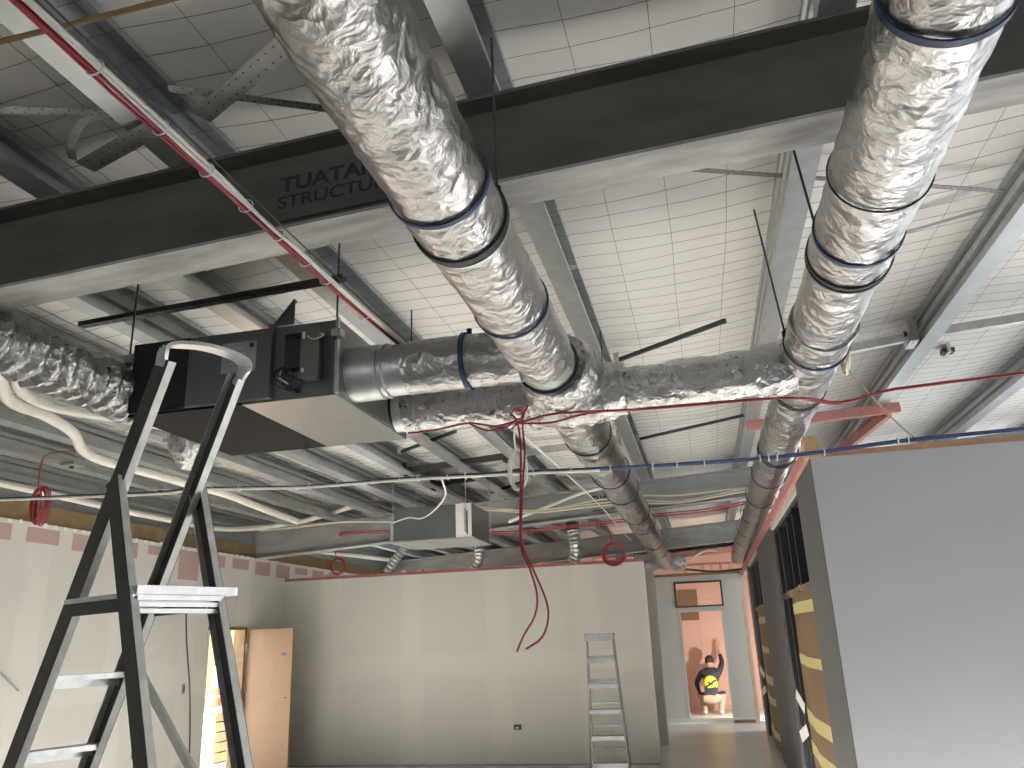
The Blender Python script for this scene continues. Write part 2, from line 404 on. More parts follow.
# far room beyond the doorway: bare pink board
wp = struct('wall_pink', 'bare pink plasterboard wall of the far room', 'wall', (0, 19.9, 0))
for k in range(4):
    x = -2.6 + k * 1.2
    MB().box(x + .002, x + 1.198, 19.9, 19.93, 0, 2.398).build('sheet', pink_wall_m, wp)
    MB().box(x + .002, x + 1.198, 19.9, 19.93, 2.402, 3.5).build('sheet', pink_wall_m, wp)
MB().box(2.2, 2.3, 17.46, 20.04, 0, 3.8).build('added_side_wall', pink_wall_m, wp)  # unseen side walls, added to keep stray light out of the far room
MB().box(-2.7, -2.6, 17.46, 20.04, 0, 3.5).build('added_side_wall', pink_wall_m, wp)
MB().box(-2.6, 2.2, 19.94, 20.04, 0, 3.5).build('backing', brown_timber, wp)
MB().box(-.62, -.18, 19.86, 19.9, 2.24, 2.62).build('board_patch', brown_paper, wp)
MB().box(-.62, -.18, 19.86, 19.9, 1.95, 2.13).build('board_patch', brown_paper, wp)
MB().box(-.62, -.10, 19.84, 19.9, 2.14, 2.23).build('nogging', pink_timber, wp)

# ---- right front wall (pale grey) and partition running away
PX = .80; PY = 5.70
wr = struct('wall_right', 'smooth pale grey wall facing the camera on the right', 'wall', (3, PY, 0))
MB().box(PX, 11.0, PY, PY + .1, 0, 2.80).build('plasterboard', grey_wall, wr)
MB().box(PX + .01, 11.0, PY + .005, PY + .1, 2.80, 2.838).build('top_plate', red_timber, wr)
wq = struct('wall_partition', 'dark grey glazed partition wall running down the corridor', 'wall', (PX, 11, 0))
O1, O2, OT = (6.73, 9.5), (12.35, 15.04), 2.75
for y0, y1 in ((PY + .1, O1[0]), (O1[1], O2[0]), (O2[1], 15.75)):
    MB().box(PX, PX + .16, y0, y1, 0, 2.80).build('pier', grey_paint, wq)
MB().box(PX - .004, PX, PY + .004, PY + .1, 0, 2.80).build('corner_return', grey_paint, wq)
for y0, y1 in (O1, O2, (15.75, FY)): MB().box(PX, PX + .16, y0, y1, OT, 2.80).build('lintel', trim_paint, wq)
MB().box(PX - .03, PX + .07, PY + .12, FY + .1, 2.80, 2.885).build('top_plate', pink_timber, wq)
MB().box(PX - .03, PX + .07, PY - .02, PY + .12, 2.80, 2.945).build('plate_end_block', raw_timber, wq)

def glazed(idx, y0, y1, label):
    g = struct('window_%d' % idx, label, 'glazed screen', (PX + .08, (y0 + y1) / 2, 0))
    x0, x1 = PX + .03, PX + .13; zt = 2.02
    MB().box(x0, x1, y0, y1, OT - .05, OT).build('head_rail', black_alu, g)
    MB().box(x0, x1, y0, y1, zt - .03, zt + .03).build('transom_rail', black_alu, g)
    MB().box(x0, x1, y0, y1, 0, .05).build('sill_rail', black_alu, g)
    W_ = y1 - y0
    for k in range(5):
        y = y0 + (W_ - .06) * k / 4
        MB().box(x0 - .015 * (k % 2), x1, y, y + .06, zt + .03, OT - .05).build('mullion', black_alu, g)
        if k < 4:
            MB().box(x0 + .05, x0 + .056, y + .06, y + (W_ - .06) / 4, zt + .03, OT - .05).build('pane', dark_glass_m, g)
    for k in range(3):
        y = y0 + W_ * .60 + (W_ * .40 - .07) * k / 2
        MB().box(x0, x1, y, y + .07, .05, zt - .03).build('door_stile', black_alu, g)
    MB().box(x0 + .05, x0 + .056, y0 + W_ * .62, y1 - .05, .05, zt - .03).build('pane', dark_glass_m, g)
    MB().box(x0 + .01, x1, y0 + W_ * .60, y1, .05, .16).build('bottom_rail', black_alu, g)
    return g
def wrapped(y0, y1, label, tapes, grp):
    """brown paper wrapped round the near door leaf, taped"""
    w = thing('wrapped_door_leaf', label, 'wrapped panel', (PX, (y0 + y1) / 2, .05), grp)
    mb = MB(); vs = []; fs = []; ny, nz_ = 14, 40
    def sx(u, z): return PX + .012 - .016 * math.sin(math.pi * u) - .006 * noise.noise(Vector((u * 3, z * 2.1, y0))) - .012 * max(0, math.sin(u * 5.2 - .6))
    for j in range(nz_ + 1):
        z = .05 + (1.985 + .06 * 0 - .05) * j / nz_
        for i in range(ny + 1): u = i / ny; vs.append((sx(u, z), y0 + (y1 - y0) * u, z))
    n1 = len(vs)
    for j in range(nz_ + 1):
        z = .05 + (1.985 - .05) * j / nz_
        for i in range(ny + 1): vs.append((PX + .028, y0 + (y1 - y0) * i / ny, z))
    q = ny + 1
    for j in range(nz_):
        for i in range(ny):
            a = j * q + i; fs.append((a, a + 1, a + q + 1, a + q)); fs.append((n1 + a, n1 + a + q, n1 + a + q + 1, n1 + a + 1))
        for i in (0, ny):
            a = j * q + i; fs.append((a, a + q, n1 + a + q, n1 + a))
    for j in (0, nz_):
        for i in range(ny): a = j * q + i; fs.append((a, a + 1, n1 + a + 1, n1 + a))
    mb.add(vs, fs).build('brown_paper', brown_paper, w, smooth=True)
    for z, h, u0 in tapes:
        mb = MB(); vs = []; fs = []
        for i in range(ny + 1):
            u = u0 + (1 - u0) * i / ny
            x = sx(max(0, u), z) - .003
            vs += [(x, y0 + (y1 - y0) * u, z - h / 2), (x, y0 + (y1 - y0) * u, z + h / 2 + .01 * u), (x + .002, y0 + (y1 - y0) * u, z - h / 2), (x + .002, y0 + (y1 - y0) * u, z + h / 2 + .01 * u)]
        for i in range(ny):
            a = i * 4; fs += [(a, a + 4, a + 5, a + 1), (a + 2, a + 3, a + 7, a + 6), (a, a + 2, a + 6, a + 4), (a + 1, a + 5, a + 7, a + 3)]
        mb.add(vs, fs).build('tape', tape_m, w)
    # torn paper along the top and a taped pull
    mb = MB()
    for i in range(9):
        ya = y0 + (y1 - y0) * i / 9.0; yb = y0 + (y1 - y0) * (i + 1) / 9.0; h0 = .03 + .035 * ((i * 37) % 5) / 5; h1 = .03 + .035 * (((i + 1) * 37) % 5) / 5
        xo = -.012 - .014 * (i % 3)
        mb.add([(PX + .005, ya, 1.98), (PX + .005, yb, 1.98), (PX + xo, yb, 1.98 + h1), (PX + xo, ya, 1.98 + h0), (PX + .009, ya, 1.98), (PX + .009, yb, 1.98), (PX + xo + .004, yb, 1.98 + h1), (PX + xo + .004, ya, 1.98 + h0)],
               [(3, 2, 1, 0), (4, 5, 6, 7), (0, 1, 5, 4), (1, 2, 6, 5), (2, 3, 7, 6), (3, 0, 4, 7)])
    mb.build('torn_flap', brown_paper, w)
    mb = MB().bar((PX - .01, y1 + .02, .98), (PX - .05, y1 + .22, 1.10), .10, .004, (0, 0, 1)).bar((PX - .01, y1 + .02, .80), (PX - .06, y1 + .20, .72), .10, .004, (0, 0, 1))
    mb.build('pull_wrap', white_paper, w)
    return w
glazed(2, O1[0], O1[1], 'black framed glazed screen in the nearer opening of the grey partition')
glazed(3, O2[0], O2[1], 'black framed glazed screen in the farther opening of the grey partition')
wrapped(O1[0] + .03, O1[0] + 1.62, 'nearer brown paper wrapped door leaf with yellow tape bands', ((1.86, .09, 0), (1.42, .08, -.0), (.93, .11, 0), (.66, .10, 0)), 'paper wrapped doors')
wrapped(O2[0] + .03, O2[0] + 1.75, 'farther brown paper wrapped door leaf with yellow tape bands', ((1.82, .09, 0), (1.40, .08, -.0), (.98, .11, 0), (.70, .10, 0), (.25, .1, 0)), 'paper wrapped doors')
# timber edge and floor batten at the corridor end
o = tag(MB().box(.70, .745, 16.9, 16.95, 0, 2.3).build('timber_batten', raw_timber), 'slim raw timber batten standing at the corridor end', 'batten')
o = tag(MB().box(.30, .70, 17.1, 17.2, 0, .05).build('floor_batten', brown_timber), 'short dark batten on the floor at the far wall', 'batten')

# ---- outer shell: unseen right facade stepped and opened for daylight, rear clerestory made up
wx = struct('wall_facade', 'unseen outer facade wall, stepped in so its openings bring daylight deeper', 'wall', (11, 8, 0))
MB().box(11.0, 11.2, -9.2, 5.8, 0, .10).build('spandrel', grey_wall, wx)
MB().box(11.0, 11.2, -9.2, 5.8, 2.5, 4.9).build('head_panel', grey_wall, wx)
for y0, y1, zt in ((-9.2, -2.5, 2.5), (5.3, 5.8, 2.5)): MB().box(11.0, 11.2, y0, y1, .10, zt).build('pier', grey_wall, wx)
for y, zt in ((0, 2.5), (2.6, 2.5)): MB().box(11.05, 11.12, y - .04, y + .04, .10, zt).build('mullion', black_alu, wx)
MB().box(6.0, 6.2, 5.8, 14.3, 3.95, 4.6).build('head_panel', grey_wall, wx)
MB().box(3.6, 6.2, 14.2, 14.3, 0, 4.5).build('return_panel', grey_wall, wx)
MB().box(3.6, 3.75, 14.3, 24, 3.9, 4.4).build('head_panel', grey_wall, wx)
MB().box(3.6, 3.75, 17.45, 24, 0, 3.9).build('pier', grey_wall, wx)
for y in (8.5, 11.3): MB().box(6.05, 6.12, y - .04, y + .04, 0, 3.95).build('mullion', black_alu, wx)
wb_ = struct('wall_rear', 'unseen wall behind the viewer, its high window band made up to aim the sun', 'wall', (0, -9.1, 0))
MB().box(-6.65, 11.2, -9.2, -9.0, 2.8, 4.9).build('head_panel', grey_wall, wb_)
MB().box(-6.65, 11.2, -9.2, -9.0, 0, 2.0).build('spandrel', grey_wall, wb_)
for x0, x1 in ((-6.65, -6.2), (4.0, 11.2)): MB().box(x0, x1, -9.2, -9.0, 2.0, 2.8).build('pier', grey_wall, wb_)
for x in (-3.6, -1.0, 1.6): MB().box(x - .03, x + .03, -9.13, -9.05, 2.0, 2.8).build('mullion', black_alu, wb_)
o = MB().box(-6.65, 3.75, 24, 24.2, 0, 4.9).build('wall_end', grey_wall); tag(o, 'plain end wall far behind the corridor', 'wall', kind='structure')
o = MB().box(-40, 40, -40, 60, -.25, -.13).build('ground_outside', asphalt); tag(o, 'pale paved ground around the building', 'ground', kind='structure')

# ---- roof: ceiling > purlins, blanket, mesh
ce = struct('ceiling', 'open roof of steel purlins under meshed white insulation blanket', 'ceiling', (0, 8, 3.9))
X0, X1, Y0, Y1 = -6.9, 11.2, -9.2, 24.2
PURL = [-.63 + 1.3 * k for k in range(-5, 9)] + [-2.58 - .65 * k * 2 for k in range(4)]
def sag(x):  # blanket hangs a little between purlins
    u = ((x + .63) / 1.3) % 1.0
    return .035 * math.sin(math.pi * u)
mb = MB(); vs = []; fs = []; nx, ny = 120, 222
for j in range(ny + 1):
    y = Y0 + (Y1 - Y0) * j / ny
    for i in range(nx + 1):
        x = X0 + (X1 - X0) * i / nx
        q = Vector((x * 1.3, y * 1.7, 0))
        # soft pillows between the mesh wires
        pil = abs(math.sin(math.pi * y / .3)) * .012
        vs.append((x, y, ZR(x) + .012 - sag(x) - .02 * noise.noise(q) - pil * .5))
for j in range(ny):
    for i in range(nx):
        if X0 + (X1 - X0) * (i + .5) / nx > 6.2 and Y0 + (Y1 - Y0) * (j + .5) / ny > 5.9: continue
        if X0 + (X1 - X0) * (i + .5) / nx > 3.8 and Y0 + (Y1 - Y0) * (j + .5) / ny > 14.3: continue
        a = j * (nx + 1) + i; fs.append((a, a + nx + 1, a + nx + 2, a + 1))
mb.add(vs, fs).build('insulation_blanket', blanket_m, ce, smooth=True)
for xa, xb, ya, yb in ((X0 + .2, 3.8, Y0, Y1), (3.8, 6.25, Y0, 14.3), (6.25, X1, Y0, 5.9)):
    MB().add([(x, y, ZR(x) + h) for x in (xa, xb) for y in (ya, yb) for h in (.12, .16)],
             [(0, 1, 3, 2), (4, 6, 7, 5), (0, 4, 5, 1), (2, 3, 7, 6), (0, 2, 6, 4), (1, 5, 7, 3)]).build('roof_sheet', galv, ce)
mb = MB()
def wire(pts, r=.0015):
    mb.tube(pts, r, 3, cap=False)
zw = lambda x, y: ZR(x) - .006 - sag(x) - .02 * noise.noise(Vector((x * 1.3, y * 1.7, 0))) - .006
y = Y0 + .05; k = 0
while y < Y1:
    if -.3 < y < 19:
        wire([(x, y + .03 * noise.noise(Vector((x * 1.1, k * 3.3, 5))), zw(x, y)) for x in [X0 + .22 * i for i in range(63)]])
    y += .155; k += 1
x = X0 + .1; k = 0
while x < 7:
    wire([(x + .02 * noise.noise(Vector((yy * .8, k * 2.7, 9))), yy, zw(x, yy)) for yy in [-.5 + .3 * i for i in range(69)]])
    x += .325; k += 1
o = mb.build('safety_mesh', wire_m, ce); o['kind'] = 'stuff'

def purlin_mesh():
    t = .004; w = .13; d = .25; g = .03
    pl = [(w, .028), (w, 0), (0, 0), (0, .05), (g, .062), (g, .092), (0, .104), (0, .146), (g, .158), (g, .188), (0, .20), (0, d), (w, d), (w, d - .028)]
    # thicken the polyline
    out = []
    for i, p in enumerate(pl):
        a = Vector(pl[max(i - 1, 0)]); b = Vector(pl[min(i + 1, len(pl) - 1)]); dd = (b - a).normalized()
        out.append(Vector((p[0] - dd.y * -t, p[1] + dd.x * -t)))
    return pl + [tuple(q) for q in reversed(out)]
prof = purlin_mesh()
for x in PURL:
    x0 = x - .065; z0 = ZP(x)
    MB().extrude(prof, lambda a, b: (x0 + a, -9.0, z0 + b), lambda a, b: (x0 + a, 24 if x < 3.6 else 14.2 if x < 6 else 5.8, z0 + b)).build('purlin', galv_purlin, ce)

# ================================================================== STEEL RAFTERS
def text_mesh(body, size, bold=.0):
    c = bpy.data.curves.new('t', 'FONT'); c.body = body; c.size = size; c.extrude = .001; c.offset = bold
    ob = bpy.data.objects.new('t', c); COL.objects.link(ob)
    dg = bpy.context.evaluated_depsgraph_get(); me = bpy.data.meshes.new_from_object(ob.evaluated_get(dg))
    bpy.data.objects.remove(ob, do_unlink=True); return me
def put_text(name, body, size, width, p, parent, m, bold=0.0):
    me = text_mesh(body, size, bold)
    xs = [v.co.x for v in me.vertices]; k = width / (max(xs) - min(xs)); x0 = min(xs)
    og = ORG[parent.name]
    for v in me.vertices:
        a = (v.co.x - x0) * k; b = v.co.y
        v.co = Vector((p[0] + a, p[1] - .0015 + v.co.z * .3, p[2] + b + .055 * a)) - og
    me.materials.clear(); me.materials.append(m)
    ob = bpy.data.objects.new(name, me); COL.objects.link(ob); ob.parent = parent; ORG[ob.name] = og.copy(); return ob
def rafter(yn, x0, x1, label, text_x=None, beam_tone=beam_tone):
    b = thing('steel_rafter', label, 'beam', ((x0 + x1) / 2, yn + .09, ZB((x0 + x1) / 2)), 'steel rafters')
    D = .40; fw = .19; tf = .014
    def slab(y0, y1, h0, h1):
        return MB().add([(x, y, ZB(x) + h) for x in (x0, x1) for y in (y0, y1) for h in (h0, h1)],
                        [(0, 1, 3, 2), (4, 6, 7, 5), (0, 4, 5, 1), (2, 3, 7, 6), (0, 2, 6, 4), (1, 5, 7, 3)])
    slab(yn, yn + fw, 0, tf).build('bottom_flange', beam_flange, b)
    slab(yn, yn + fw, D - tf, D).build('top_flange', beam_tone, b)
    slab(yn + fw / 2 - .005, yn + fw / 2 + .005, tf, D - tf).build('web', beam_tone, b)
    if text_x is not None:
        yw = yn + fw / 2 - .005
        put_text('lettering', 'TUATARA', .092, .50, (text_x, yw, ZB(text_x) + .228), b, ink, .0028)
        put_text('lettering', 'STRUCTURES', .080, .565, (text_x - .005, yw, ZB(text_x) + .150), b, ink, .0012)
        m2 = MB().bar((text_x, yw - .001, ZB(text_x) + .088), (text_x + .52, yw - .001, ZB(text_x + .52) + .088), .012, .002, (0, 0, 1)); m2.build('lettering_underline', ink, b)
    return b
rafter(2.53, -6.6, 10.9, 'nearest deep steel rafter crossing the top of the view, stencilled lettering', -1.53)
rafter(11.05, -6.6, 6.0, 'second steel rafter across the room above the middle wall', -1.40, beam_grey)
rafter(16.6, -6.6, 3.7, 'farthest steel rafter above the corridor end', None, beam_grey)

# ================================================================== DUCTWORK
DZ = 3.03
def strap(y, x, r, m, parent, w=.022, tilt=0.0, name='strap'):
    return band((x, y, DZ), r, w, .006, 'Y', tilt=tilt).build(name, m, parent, smooth=True)
LX = -.66
dl = thing('foil_duct', 'left long foil wrapped round duct crossing under the nearest beam', 'duct', (LX, 4, DZ), 'long foil ducts')
foil_tube([(LX + .0, -.6, DZ + .06), (LX, .8, DZ + .03), (LX, 1.6, DZ + .01), (LX, 2.26, DZ)], lambda u: .128 + .026 * min(1, u * 1.25), .011, 1, step=.02).build('foil_sleeve', foil, dl, smooth=True)
foil_tube([(LX, 2.26, DZ), (LX, 3.0, DZ), (LX, 3.66, DZ)], .152, .010, 2, step=.02).build('foil_sleeve', foil, dl, smooth=True)
MB().tube([(LX, 3.60, DZ), (LX, 3.84, DZ)], .146, 48).build('bare_metal_spigot', galv, dl, smooth=True)
foil_tube([(LX, 4.5, DZ - .03), (LX, 5.3, DZ - .02), (LX, 7.4, DZ - .02), (LX - .0, 9, DZ - .02), (LX - .0, 11.5, DZ - .03), (LX - .03, 14.6, DZ - .04), (LX - .03, 15.6, DZ - .05)], lambda u: .148 + .006 * math.sin(u * 130), .020, 3, n=48, step=.03, freq=9).build('foil_sleeve', foil, dl, smooth=True)
strap(2.04, LX, .156, blue_band, dl, .020, .10)
band((LX, 2.27, DZ), .156, .030, .010, 'Y').build('black_clamp', black_plastic, dl, smooth=True)
strap(2.305, LX, .157, galv, dl, .012, 0, 'metal_band')
strap(3.0, LX, .156, blue_band, dl, .018, .05)
band((LX, 3.82, DZ), .148, .028, .014, 'Y').build('black_clamp', black_plastic, dl, smooth=True)
for y, m in ((5.25, black_plastic), (6.6, black_plastic), (7.5, blue_band), (9.0, black_plastic), (10.0, steel_dark), (12.0, steel_dark), (13.4, steel_dark)):
    band((LX, y, DZ - .02), .158, .024, .008, 'Y').build('strap', m, dl, smooth=True)
# crumpled collar round the junction with the cross duct
tee = thing('foil_junction_wrap', 'crumpled foil wrap around the junction of left duct and cross duct', 'duct wrap', (LX, 4.2, 3.0))
foil_tube([(LX + .05, 3.84, DZ), (LX + .04, 3.98, DZ), (LX, 4.22, DZ - .01), (LX, 4.42, DZ - .03)], lambda u: .165 + .055 * math.sin(math.pi * min(1, u * 1.15)) , .03, 5, freq=9, step=.014, n=64).build('collar', foil2, tee, smooth=True)
foil_tube([(LX - .32, 4.24, DZ - .05), (LX, 4.24, DZ - .05), (LX + .36, 4.23, DZ - .05)], lambda u: .145 + .03 * math.sin(math.pi * u), .028, 6, freq=9, step=.014, n=60).build('side_wrap', foil2, tee, smooth=True)

RX = .66
dr = thing('foil_duct', 'right long foil wrapped round duct running above the glazed partition', 'duct', (RX, 6, DZ), 'long foil ducts')
foil_tube([(RX + .0, -.6, DZ + .05), (RX, .9, DZ + .03), (RX, 2.0, DZ), (RX, 2.93, DZ)], lambda u: .122 + .024 * min(1, u * 1.25), .010, 11, step=.02).build('foil_sleeve', foil, dr, smooth=True)
foil_tube([(RX, 2.93, DZ), (RX, 3.3, DZ), (RX, 3.72, DZ)], .140, .009, 12, step=.02).build('foil_sleeve', foil, dr, smooth=True)
foil_tube([(RX, 3.64, DZ), (RX, 3.8, DZ), (RX, 3.95, DZ), (RX, 4.66, DZ)], lambda u: .152 - .014 * u, .014, 13, step=.02).build('foil_sleeve', foil, dr, smooth=True)
foil_tube([(RX, 4.76, DZ), (RX, 6, DZ), (RX + .01, 7.4, DZ), (RX + .03, 10, DZ - .02), (RX + .03, 13, DZ - .02), (RX + .03, 15.7, DZ - .05)], lambda u: .137 + .006 * math.sin(u * 120), .016, 14, n=48, step=.03, freq=9).build('foil_sleeve', foil, dr, smooth=True)
foil_tube([(RX, 4.62, DZ), (RX, 4.80, DZ)], .128, .012, 15, step=.02).build('inner_sleeve', foil2, dr, smooth=True)
strap(1.62, RX, .141, blue_band, dr, .022, .06)
strap(2.36, RX, .150, steel_dark, dr, .004, .12, 'seam')
strap(2.74, RX, .148, blue_band, dr, .020, .05)
strap(2.93, RX, .150, black_plastic, dr, .020, 0, 'black_clamp')
strap(2.96, RX, .150, steel_dark, dr, .012, 0, 'black_clamp')
strap(3.92, RX, .152, blue_band, dr, .018, .1)
strap(4.72, RX, .142, black_plastic, dr, .020, .12, 'black_clamp')
strap(4.66, RX, .142, steel_dark, dr, .014, -.1, 'black_clamp')
for y, m in ((6.35, blue_band), (6.42, black_plastic), (7.4, steel_dark), (8.6, steel_dark), (10, black_plastic), (11.4, steel_dark), (12.6, blue_band), (14, steel_dark)):
    strap(y, RX + .01, .146, m, dr, .018)

# cross ducts from the unit
c1 = thing('branch_duct', 'short foil branch duct from the ceiling unit to the left duct, blue strap', 'duct', (-1.2, 3.6, 3.02))
MB().tube([(-1.622, 3.60, 3.01), (-1.60, 3.60, 3.01), (-1.46, 3.60, 3.01), (-1.455, 3.60, 3.01), (-1.30, 3.60, 3.01)], [.142, .142, .140, .130, .128], 48).build('metal_collar', galv, c1, smooth=True)
for x in (-1.57, -1.47, -1.43): ring((x, 3.60, 3.01), .136, .006, 'X', mb=None).build('collar_rib', galv, c1, smooth=True)
foil_tube([(-1.33, 3.60, 3.01), (-1.1, 3.60, 3.015), (-.76, 3.62, 3.02)], .134, .007, 21, step=.018).build('foil_sleeve', foil, c1, smooth=True)
band((-1.02, 3.60, 3.015), .138, .024, .007, 'X', tilt=.0).build('blue_strap', blue_band, c1, smooth=True)
MB().tube([(-1.005, 3.585, 3.148), (-1.005, 3.585, 3.178)], .014, 12).build('strap_buckle', black_plastic, c1)
c2 = thing('branch_duct', 'long foil cross duct from the ceiling unit to the right duct', 'duct', (-.5, 4.24, 2.98))
MB().tube([(-1.622, 4.20, 2.99), (-1.50, 4.21, 2.99)], .136, 40).build('metal_collar', galv, c2, smooth=True)
foil_tube([(-1.52, 4.21, 2.985), (-1.1, 4.23, 2.98), (-.6, 4.24, 2.975), (0, 4.25, 2.985), (.3, 4.24, 2.99), (.53, 4.22, 3.0)], lambda u: .130 + .006 * math.sin(9 * u), .016, 22, freq=4.5, step=.018, n=60).build('foil_sleeve', foil2, c2, smooth=True)
foil_tube([(.38, 4.23, 2.995), (.5, 4.22, 3.0), (.56, 4.22, 3.01)], .14, .022, 23, freq=9, step=.014).build('end_wrap', foil2, c2, smooth=True)
foil_tube([(-1.56, 4.21, 2.985), (-1.48, 4.21, 2.985)], .143, .022, 24, freq=10, step=.014).build('end_wrap', foil2, c2, smooth=True)

# ================================================================== CEILING UNIT (near)
ax0, ax1, ay0, ay1, az0, az1 = -2.78, -1.622, 3.40, 4.36, 2.85, 3.245
au = thing('ceiling_air_unit', 'grey sheet metal ducted air unit hanging beside the near beam', 'air unit', ((ax0 + ax1) / 2, 3.9, az0), 'ducted air units')
MB().box(ax0, ax1, ay0 + .012, ay1, az0 + .012, az1).build('casing', sheet, au, bevel=.004)
MB().box(-2.13, ax1 - .003, ay0 + .004, ay1 + .006, az0, az0 + .012).build('bottom_panel', sheet_bright, au)
MB().box(ax0 + .005, -2.132, ay0 + .004, ay1 + .006, az0, az0 + .012).build('dark_reflection_panel', reflection_dark, au)['label'] = 'dark reflection set as a near-black bottom sheet'  # dark reflection on the underside, painted as a near-black sheet
MB().box(-2.775, -2.44, ay0 - .004, ay0 + .012, az0 + .02, az1 - .004).build('black_insulation_panel', black_foam, au)
MB().box(-2.445, -1.985, ay0 - .008, ay0 + .012, az0 + .014, az1 - .006).build('access_panel', sheet, au, bevel=.006)
MB().box(-1.985, -1.965, ay0 - .03, ay0 + .012, az0 + .012, az1).build('panel_flange', sheet, au)
MB().box(-1.965, -1.63, ay0 + .004, ay0 + .012, az0 + .014, az1 - .006).build('electrical_panel', sheet, au)
MB().box(-1.632, -1.618, ay0 - .012, ay0 + .012, az0 + .005, az1 + .004).build('corner_angle', galv, au)
pt = MB().box(-2.25, -2.06, ay0 - .011, ay0 - .008, az0 + .17, az0 + .33).build('rating_plate', sticker, au)
for k in range(4): MB().box(-2.235, -2.10 - .02 * (k % 2), ay0 - .0125, ay0 - .011, az0 + .20 + k * .025, az0 + .206 + k * .025).build('print_line', grey_cable, pt)
MB().box(-2.098, -2.075, ay0 - .0125, ay0 - .011, az0 + .295, az0 + .318).build('print_mark', black_plastic, pt)
# control box and terminal gear
cb = MB().box(-1.775, -1.705, ay0 - .085, ay0 + .004, az0 + .075, az0 + .315).build('control_box', sheet, au, bevel=.003)
MB().box(-1.775, -1.68, ay0 - .09, ay0 - .085, az0 + .07, az0 + .32).build('control_cover', sheet_bright, au)
MB().box(-1.765, -1.752, ay0 - .094, ay0 - .09, az0 + .27, az0 + .305).build('label_tag', white_paper, cb)
MB().box(-1.765, -1.752, ay0 - .094, ay0 - .09, az0 + .10, az0 + .12).build('label_tag', white_paper, cb)
tb = MB().box(-1.875, -1.79, ay0 - .06, ay0 + .004, az0 + .14, az0 + .30).build('terminal_block', black_plastic, au, bevel=.004)
for k in range(5): MB().box(-1.87 + k * .017, -1.86 + k * .017, ay0 - .072, ay0 - .06, az0 + .285, az0 + .312).build('terminal', black_plastic, tb)
mb = MB(); rnd = random.Random(7)
for k in range(7):
    a = Vector((-1.90 + rnd.random() * .08, ay0 - .03, az0 + .16)); 
    mb.tube(spline([a, a + Vector((rnd.uniform(-.05, .02), -.03, -.04)), a + Vector((rnd.uniform(-.03, .05), -.01, -.09)), (-1.85 + rnd.uniform(-.03, .03), ay0 + .0, az0 + .045)], .02), .004, 6)
mb.build('wiring', black_plastic, au)
MB().tube(spline([(-1.915, ay0 - .01, az0 + .15), (-1.90, ay0 - .05, az0 + .10), (-1.87, ay0 - .05, az0 + .075), (-1.86, ay0 - .02, az0 + .07)], .02), .004, 6).build('pale_wire', white_cable, au)
MB().tube(spline([(-1.74, ay0 - .094, az0 + .28), (-1.70, ay0 - .11, az0 + .255), (-1.665, ay0 - .10, az0 + .265), (-1.66, ay0 - .08, az0 + .285), (-1.69, ay0 - .08, az0 + .295)], .015), .0035, 6).build('pale_wire', cream_cable, au)
MB().box(-1.84, -1.815, ay0 - .006, ay0 + .004, az0 + .03, az0 + .045).build('cable_gland', black_plastic, au)
mb = MB().add([(-1.975, ay0 - .01, az1), (-1.975, ay0 + .14, az1), (-1.975, ay0 + .14, az1 + .02), (-1.975, ay0 + .06, az1 + .115), (-1.975, ay0 + .045, az1 + .115), (-1.970, ay0 - .01, az1), (-1.970, ay0 + .14, az1), (-1.970, ay0 + .14, az1 + .02), (-1.970, ay0 + .06, az1 + .115), (-1.970, ay0 + .045, az1 + .115)],
              [(0, 1, 2, 3, 4), (9, 8, 7, 6, 5), (0, 5, 6, 1), (1, 6, 7, 2), (2, 7, 8, 3), (3, 8, 9, 4), (4, 9, 5, 0)])
MB().bar((-1.972, ay0 + .0, az1 + .0), (-1.86, ay0 + .0, az1 + .13), .006, .03, (0, 0, 1)).add([(-1.975, ay0, az1), (-1.865, ay0, az1 + .13), (-1.865, ay0, az1), (-1.975, ay0 + .005, az1), (-1.865, ay0 + .005, az1 + .13), (-1.865, ay0 + .005, az1)], [(0, 2, 1), (3, 4, 5), (0, 1, 4, 3), (1, 2, 5, 4), (2, 0, 3, 5)]).build('gusset_plate', sheet, au)
for (x, y) in ((ax0 - .02, ay0 - .0), (ax1 - .01, ay0 - .0), (ax0 - .02, ay1), (ax1 + .03, ay1)):
    bk = MB().box(x - .02, x + .03, y - .02, y + .03, az1 - .10, az1 - .06).build('hanger_bracket', galv, au)
    MB().tube([(x, y, az1 - .14), (x, y, ZP(x) + .02)], .005, 8).build('threaded_rod', steel_dark, au)
    MB().tube([(x, y, az1 - .115), (x, y, az1 - .10)], .016, 6).build('nut', steel_dark, bk)
ring((ax0 - .002, 3.72, 3.03), .15, .012, 'X').build('left_collar', galv, au, smooth=True)
MB().tube([(ax0, 3.72, 3.03), (ax0 - .07, 3.70, 3.03)], .15, 40).build('left_spigot', galv, au, smooth=True)

st = thing('strut_channel', 'dark slotted strut channel bar above the ceiling unit', 'strut', (-2.4, 3.46, 3.47))
a, b_ = Vector((-3.24, 3.52, 3.45)), Vector((-1.60, 3.40, 3.45))
MB().bar(a, b_, .041, .006, (0, 1, 0)).build('web', steel_dark, st)
for s in (-1, 1): MB().bar(a + Vector((0, .0205 * s, .012)), b_ + Vector((0, .0205 * s, .012)), .004, .026, (0, 1, 0)).build('side_flange', steel_dark, st)
for k in range(24):
    p = a.lerp(b_, (k + .5) / 24); MB().bar(p - Vector((.02, 0, .004)), p + Vector((.012, 0, -.004)), .012, .002, (0, 1, 0)).build('slot', black_plastic, st)

